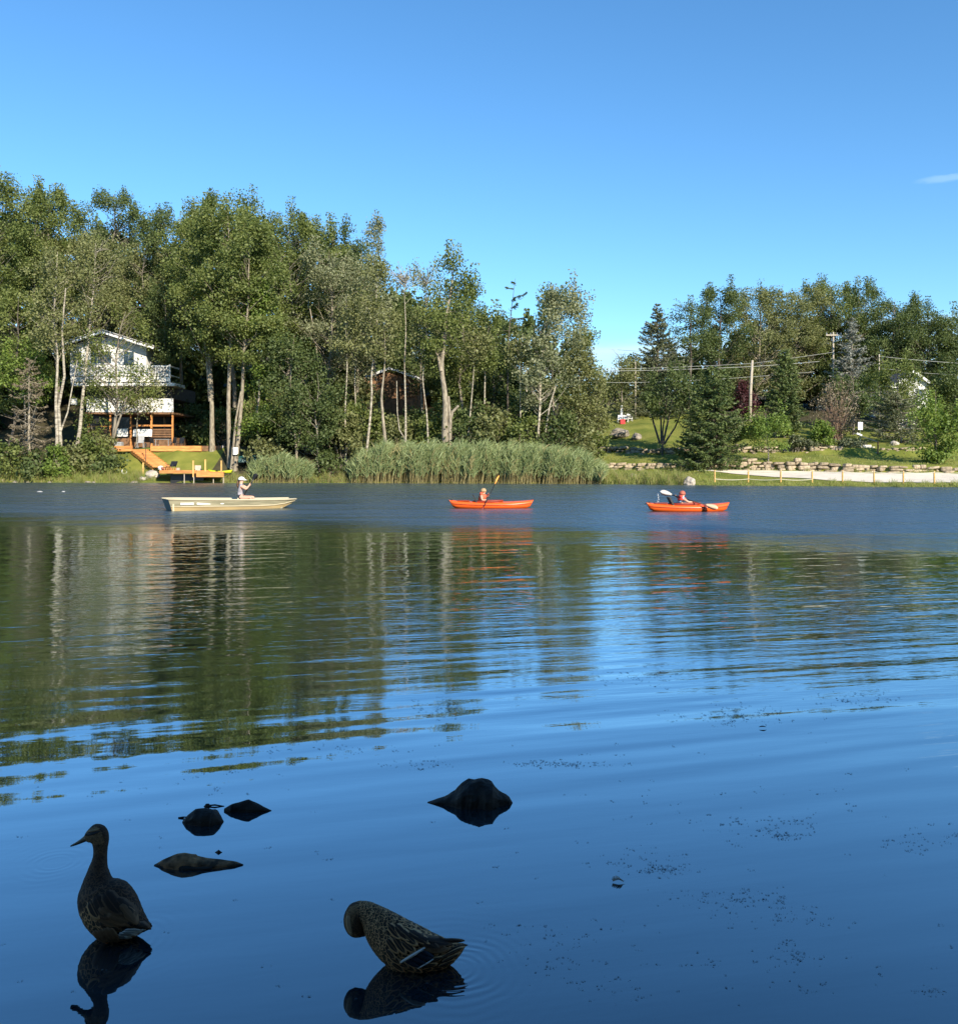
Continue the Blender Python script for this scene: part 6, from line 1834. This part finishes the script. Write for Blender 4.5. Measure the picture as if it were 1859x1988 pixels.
for b, t, w_ in [((560, 1090), (600, 1225), 90), ((610, 1080), (660, 1245), 100), ((650, 1090), (700, 1235), 80), ((500, 1100), (560, 1240), 90)]:
    d1.big('thigh_feather', FE_BROWN, b, t, w_, .012)
d1.t.rotation_euler = (-.26, -.105, 0); d1.t.scale = (.985, .95, .953)
d1.legs([(560, 1225), (565, 1330), (560, 1430)], 60)

# ---- preening duck, head tucked down
D2Y = water_Y(1721.2 + 997 * .1653) + .022
k2 = .1653 * D2Y / F
c0 = (900, 997)
sec2 = [(1600, 712, 1602, 730, 8), (1480, 690, 1530, 838, 60), (1330, 634, 1405, 945, 135), (1130, 535, 1200, 1010, 205), (940, 438, 975, 1018, 235), (790, 358, 780, 985, 232), (665, 295, 620, 865, 205), (565, 247, 505, 730, 168), (470, 208, 436, 605, 132),
        (385, 195, 412, 505, 110), (305, 197, 402, 452, 98), (236, 226, 404, 440, 92), (184, 298, 402, 460, 90), (160, 388, 404, 484, 88), (174, 486, 412, 508, 82), (222, 566, 420, 536, 64), (292, 602, 424, 558, 44), (350, 604, 424, 578, 22)]
d2 = Duck('duck', 'mottled brown duck bending its head down to preen, right of the standing duck', sec2, k2, c0, (GX(639.3 + c0[0] * .1653, D2Y), D2Y, GZ(1721.2 + 997 * .1653, D2Y)))
d2.body(DUCK_SKIN)
lenf = lambda f: float(np.interp(f, [0, .1, .25, .42, .55, .66, .8, 1], [.028, .034, .040, .032, .024, .016, .010, .006]))
widf = lambda f: float(np.interp(f, [0, .1, .25, .42, .55, .66, .8, 1], [.016, .020, .024, .019, .0145, .010, .0065, .0045]))
d2.feather_rows('plumage', FE_MOT, lenf, widf, .02, d2.S * .80, seed=11, lift=.0016)
d2.feather_rows('face_plumage', FE_FACE, lambda f: .007, lambda f: .005, d2.S * .80, d2.S * .99, .5, 1.55, seed=12, lift=.0007)
d2.feather_rows('crown_plumage', FE_DARK, lambda f: .008, lambda f: .005, d2.S * .76, d2.S * .99, -.9, .5, seed=13, lift=.0008)
d2.feather_rows('cheek_plumage', FE_DARK, lambda f: .008, lambda f: .006, d2.S * .74, d2.S * .995, 1.55, PI, seed=14, lift=.0008)
PALE_CHEEK = feather_mat('pale_cheek', (0.26, 0.15, 0.075), (0.36, 0.22, 0.115), .4, .4)
d2.big('cheek_stripe', PALE_CHEEK, (222, 330), (268, 568), 64, .0022, bend=14)
d1.big('brow_stripe', PALE_CHEEK, (362, 236), (484, 224), 17, .0024, bend=3)
d2.loft_part('bill', [(350, 545, 392, 600, 26, 0), (400, 548, 420, 592, 24, 0), (445, 552, 455, 584, 24, 0), (485, 560, 489, 578, 14, 0)], BILL)
d2.eye(262, 470, 9)
for b, t, w_, mm, lf in [((720, 420), (860, 560), 90, FE_MOT, .006), ((800, 430), (960, 580), 95, FE_MOT, .008), ((860, 480), (1060, 640), 100, FE_MOT, .009), ((780, 540), (930, 730), 90, FE_MOT, .006), ((880, 580), (1040, 710), 90, FE_MOT, .008), ((700, 560), (840, 720), 85, FE_MOT, .005),
                         ((960, 500), (1200, 640), 90, FE_MOT, .011), ((1060, 560), (1320, 700), 100, FE_DARK, .012), ((1120, 660), (1440, 720), 110, FE_BROWN, .010), ((1180, 600), (1450, 680), 80, FE_DARK, .014), ((1300, 640), (1605, 645), 52, FE_DARK, .016)]:
    d2.big('wing_feather', mm, b, t, w_, lf)
for b, t, w_ in [((930, 790), (1080, 870), 62), ((985, 755), (1150, 840), 66), ((1045, 715), (1220, 800), 66), ((1090, 690), (1240, 770), 50)]:
    d2.big('wing_patch_feather', FE_BLUE, b, t, w_, .012, tipw=1.2)
d2.big('wing_bar', FE_BAR, (862, 806), (1145, 655), 34, .016, bend=-4, tipw=.6)
d2.big('wing_bar', FE_BAR, (1058, 884), (1242, 784), 13, .016, tipw=.6)
for b, t, w_ in [((740, 740), (860, 840), 80), ((800, 790), (960, 890), 80), ((860, 840), (1040, 930), 80), ((700, 680), (800, 780), 70), ((760, 830), (900, 940), 70), ((960, 880), (1110, 960), 70), ((1180, 830), (1360, 790), 60), ((1120, 880), (1290, 860), 60)]:
    d2.big('flank_feather', FE_MOT, b, t, w_, .007)
for b, t, w_ in [((1330, 800), (1610, 722), 50), ((1340, 850), (1560, 780), 50), ((1300, 900), (1500, 850), 50)]:
    d2.big('tail_feather', FE_MOT, b, t, w_, .008)
d2.big('tail_feather', FE_DARK, (1380, 752), (1640, 712), 42, .004, tipw=.1)
d2.t.rotation_euler = (-.20, -.025, 0); d2.t.scale = (.99, .97, .955)
d2.legs([(800, 960), (790, 1060), (760, 1160)], 70)

# ---------------------------------------------------------------- floating bits
def on_water(x, y, z=.004):
    Y = water_Y(y)
    return Vector((GX(x, Y), Y, z))
t = thing('floating_feather', 'single pale feather floating on the water right of the ducks', 'feather', on_water(1200, 1714))
rng = np.random.default_rng(9)
mb = MB()
for i in range(16):
    q = i / 15
    c = Vector((-.018 + .036 * q, .004 * math.sin(q * 5), .006 * math.sin(q * PI)))
    w_ = .009 * math.sin(PI * (q * .85 + .1))
    for s_ in (-1, 1):
        e = c + Vector((-.007, s_ * w_, .007 + .004 * rng.uniform()))
        mb.add([c + Vector((-.0016, 0, 0)), c + Vector((.0016, 0, 0)), e + Vector((.001, 0, 0)), e - Vector((.001, 0, 0))], [(0, 1, 2, 3)])
mb.build('vane', mat('pale_feather', (.62, .58, .52), .8), t)
mb = MB(); mb.tube([(-.022, 0, .001), (0, .002, .006), (.024, -.002, .002)], [.0012, .001, .0005], 5); mb.build('quill', CREAM, t)
mb = MB(); mb.loft([[Vector((.024 * q, .009 * math.sin(PI * (q * .46 + .5)) * c, .004 + .006 * abs(c) * (1 - q * q))) for c in (-1, -.4, .4, 1)] for q in np.linspace(-1, 1, 9)], closed=False, caps=False)
tag(mb.build('floating_leaf', mat('dead_leaf', (.05, .038, .025), .7), None, False, on_water(1480, 1415)), 'dark curled leaf floating on the water below the right reflections', 'leaf')
for x, lab in ((77, 'larger of two small pale floats on the ruffled water at far left'), (123, 'smaller of two small pale floats on the ruffled water at far left')):
    t = on_water(x, 955.5, 0)
    mb = MB(); W2 = .17 if x < 100 else .10
    mb.loft([[t + Vector((W2 * q, .06 * math.cos(a) * (1 - q * q) ** .5, .055 * math.sin(a) * (1 - .8 * q * q))) for a in np.linspace(0, PI, 7)] for q in np.linspace(-1, 1, 9)], closed=False)
    tag(mb.build('white_float', GREY_FAB, None, True), lab, 'float')

WEED = mat('floating_weed_mat', (0.07, 0.10, 0.12), .6, color2=(0.26, 0.32, 0.35), vscale=30)
rng = np.random.default_rng(77)
CL = []
for cx, cy, sx, sy, n in [(1000, 800, 230, 34, 300), (1480, 742, 160, 24, 170), (320, 990, 180, 11, 330), (650, 655, 220, 40, 200), (1100, 1235, 260, 50, 260), (1180, 1262, 60, 20, 90), (680, 1370, 170, 45, 220), (720, 1400, 80, 14, 110), (1000, 1505, 260, 40, 260), (1200, 1585, 230, 40, 200),
                           (1230, 1735, 40, 26, 80), (1200, 1680, 40, 30, 50), (1760, 1860, 55, 16, 70), (1650, 1290, 120, 50, 90), (1100, 1780, 420, 100, 150), (300, 1650, 250, 70, 130), (500, 1850, 260, 90, 90), (950, 1100, 700, 220, 150), (1820, 1270, 70, 60, 40), (330, 1755, 120, 40, 50)]:
    n = int(n * .75); CL.append(np.stack([922 + .5053 * (cx + rng.normal(size=n) * sx * .55), 983.5 + .5053 * (cy + rng.normal(size=n) * sy * .55)], -1))
for cx, cy, sx, sy, n in [(1720, 790, 110, 40, 160), (1280, 960, 300, 30, 90), (700, 1100, 500, 60, 60), (900, 1040, 200, 30, 40), (1650, 1010, 120, 18, 60)]:
    CL.append(np.stack([.496 * (cx + rng.normal(size=n) * sx * .55), 983.5 + .496 * (cy + rng.normal(size=n) * sy * .55)], -1))
CL.append(np.stack([rng.uniform(0, 1859, 260), rng.uniform(1440, 1985, 260)], -1))
C = np.concatenate(CL); C = C[(C[:, 1] > 1200)]
C = C[rng.uniform(size=len(C)) < .34]
rep = rng.integers(2, 8, len(C))
C = np.repeat(C, rep, 0) + rng.normal(size=(rep.sum(), 2)) * np.array([5.5, 1.3])
Y = CH * F / (C[:, 1] - HY)
n = len(C)
s_ = (rng.uniform(.3, 1.0, n) ** 2.0 * .0036 * np.clip(Y / 3.2, .8, 2.2))
base = np.stack([(C[:, 0] - CX) / F * Y, Y, np.full(n, .0015)], -1)
a = rng.normal(0, .5, n)
d = np.stack([np.cos(a), np.sin(a), 0 * a], -1) * s_[:, None] * rng.uniform(.8, 2.2, n)[:, None]; e = np.stack([-np.sin(a), np.cos(a), 0 * a], -1) * s_[:, None] * .7
up = np.stack([0 * a, 0 * a, s_ * rng.uniform(.0, .3, n)], -1)
V = np.stack([base - d, base - e * .8 + up, base + d, base + e + up * .6], 1).reshape(-1, 3)
tag(link('floating_weed', np_mesh('floating_weed', V, np.arange(4 * n).reshape(-1, 4), WEED)), 'scattered specks of weed floating on the near water', 'water weed', kind='stuff')
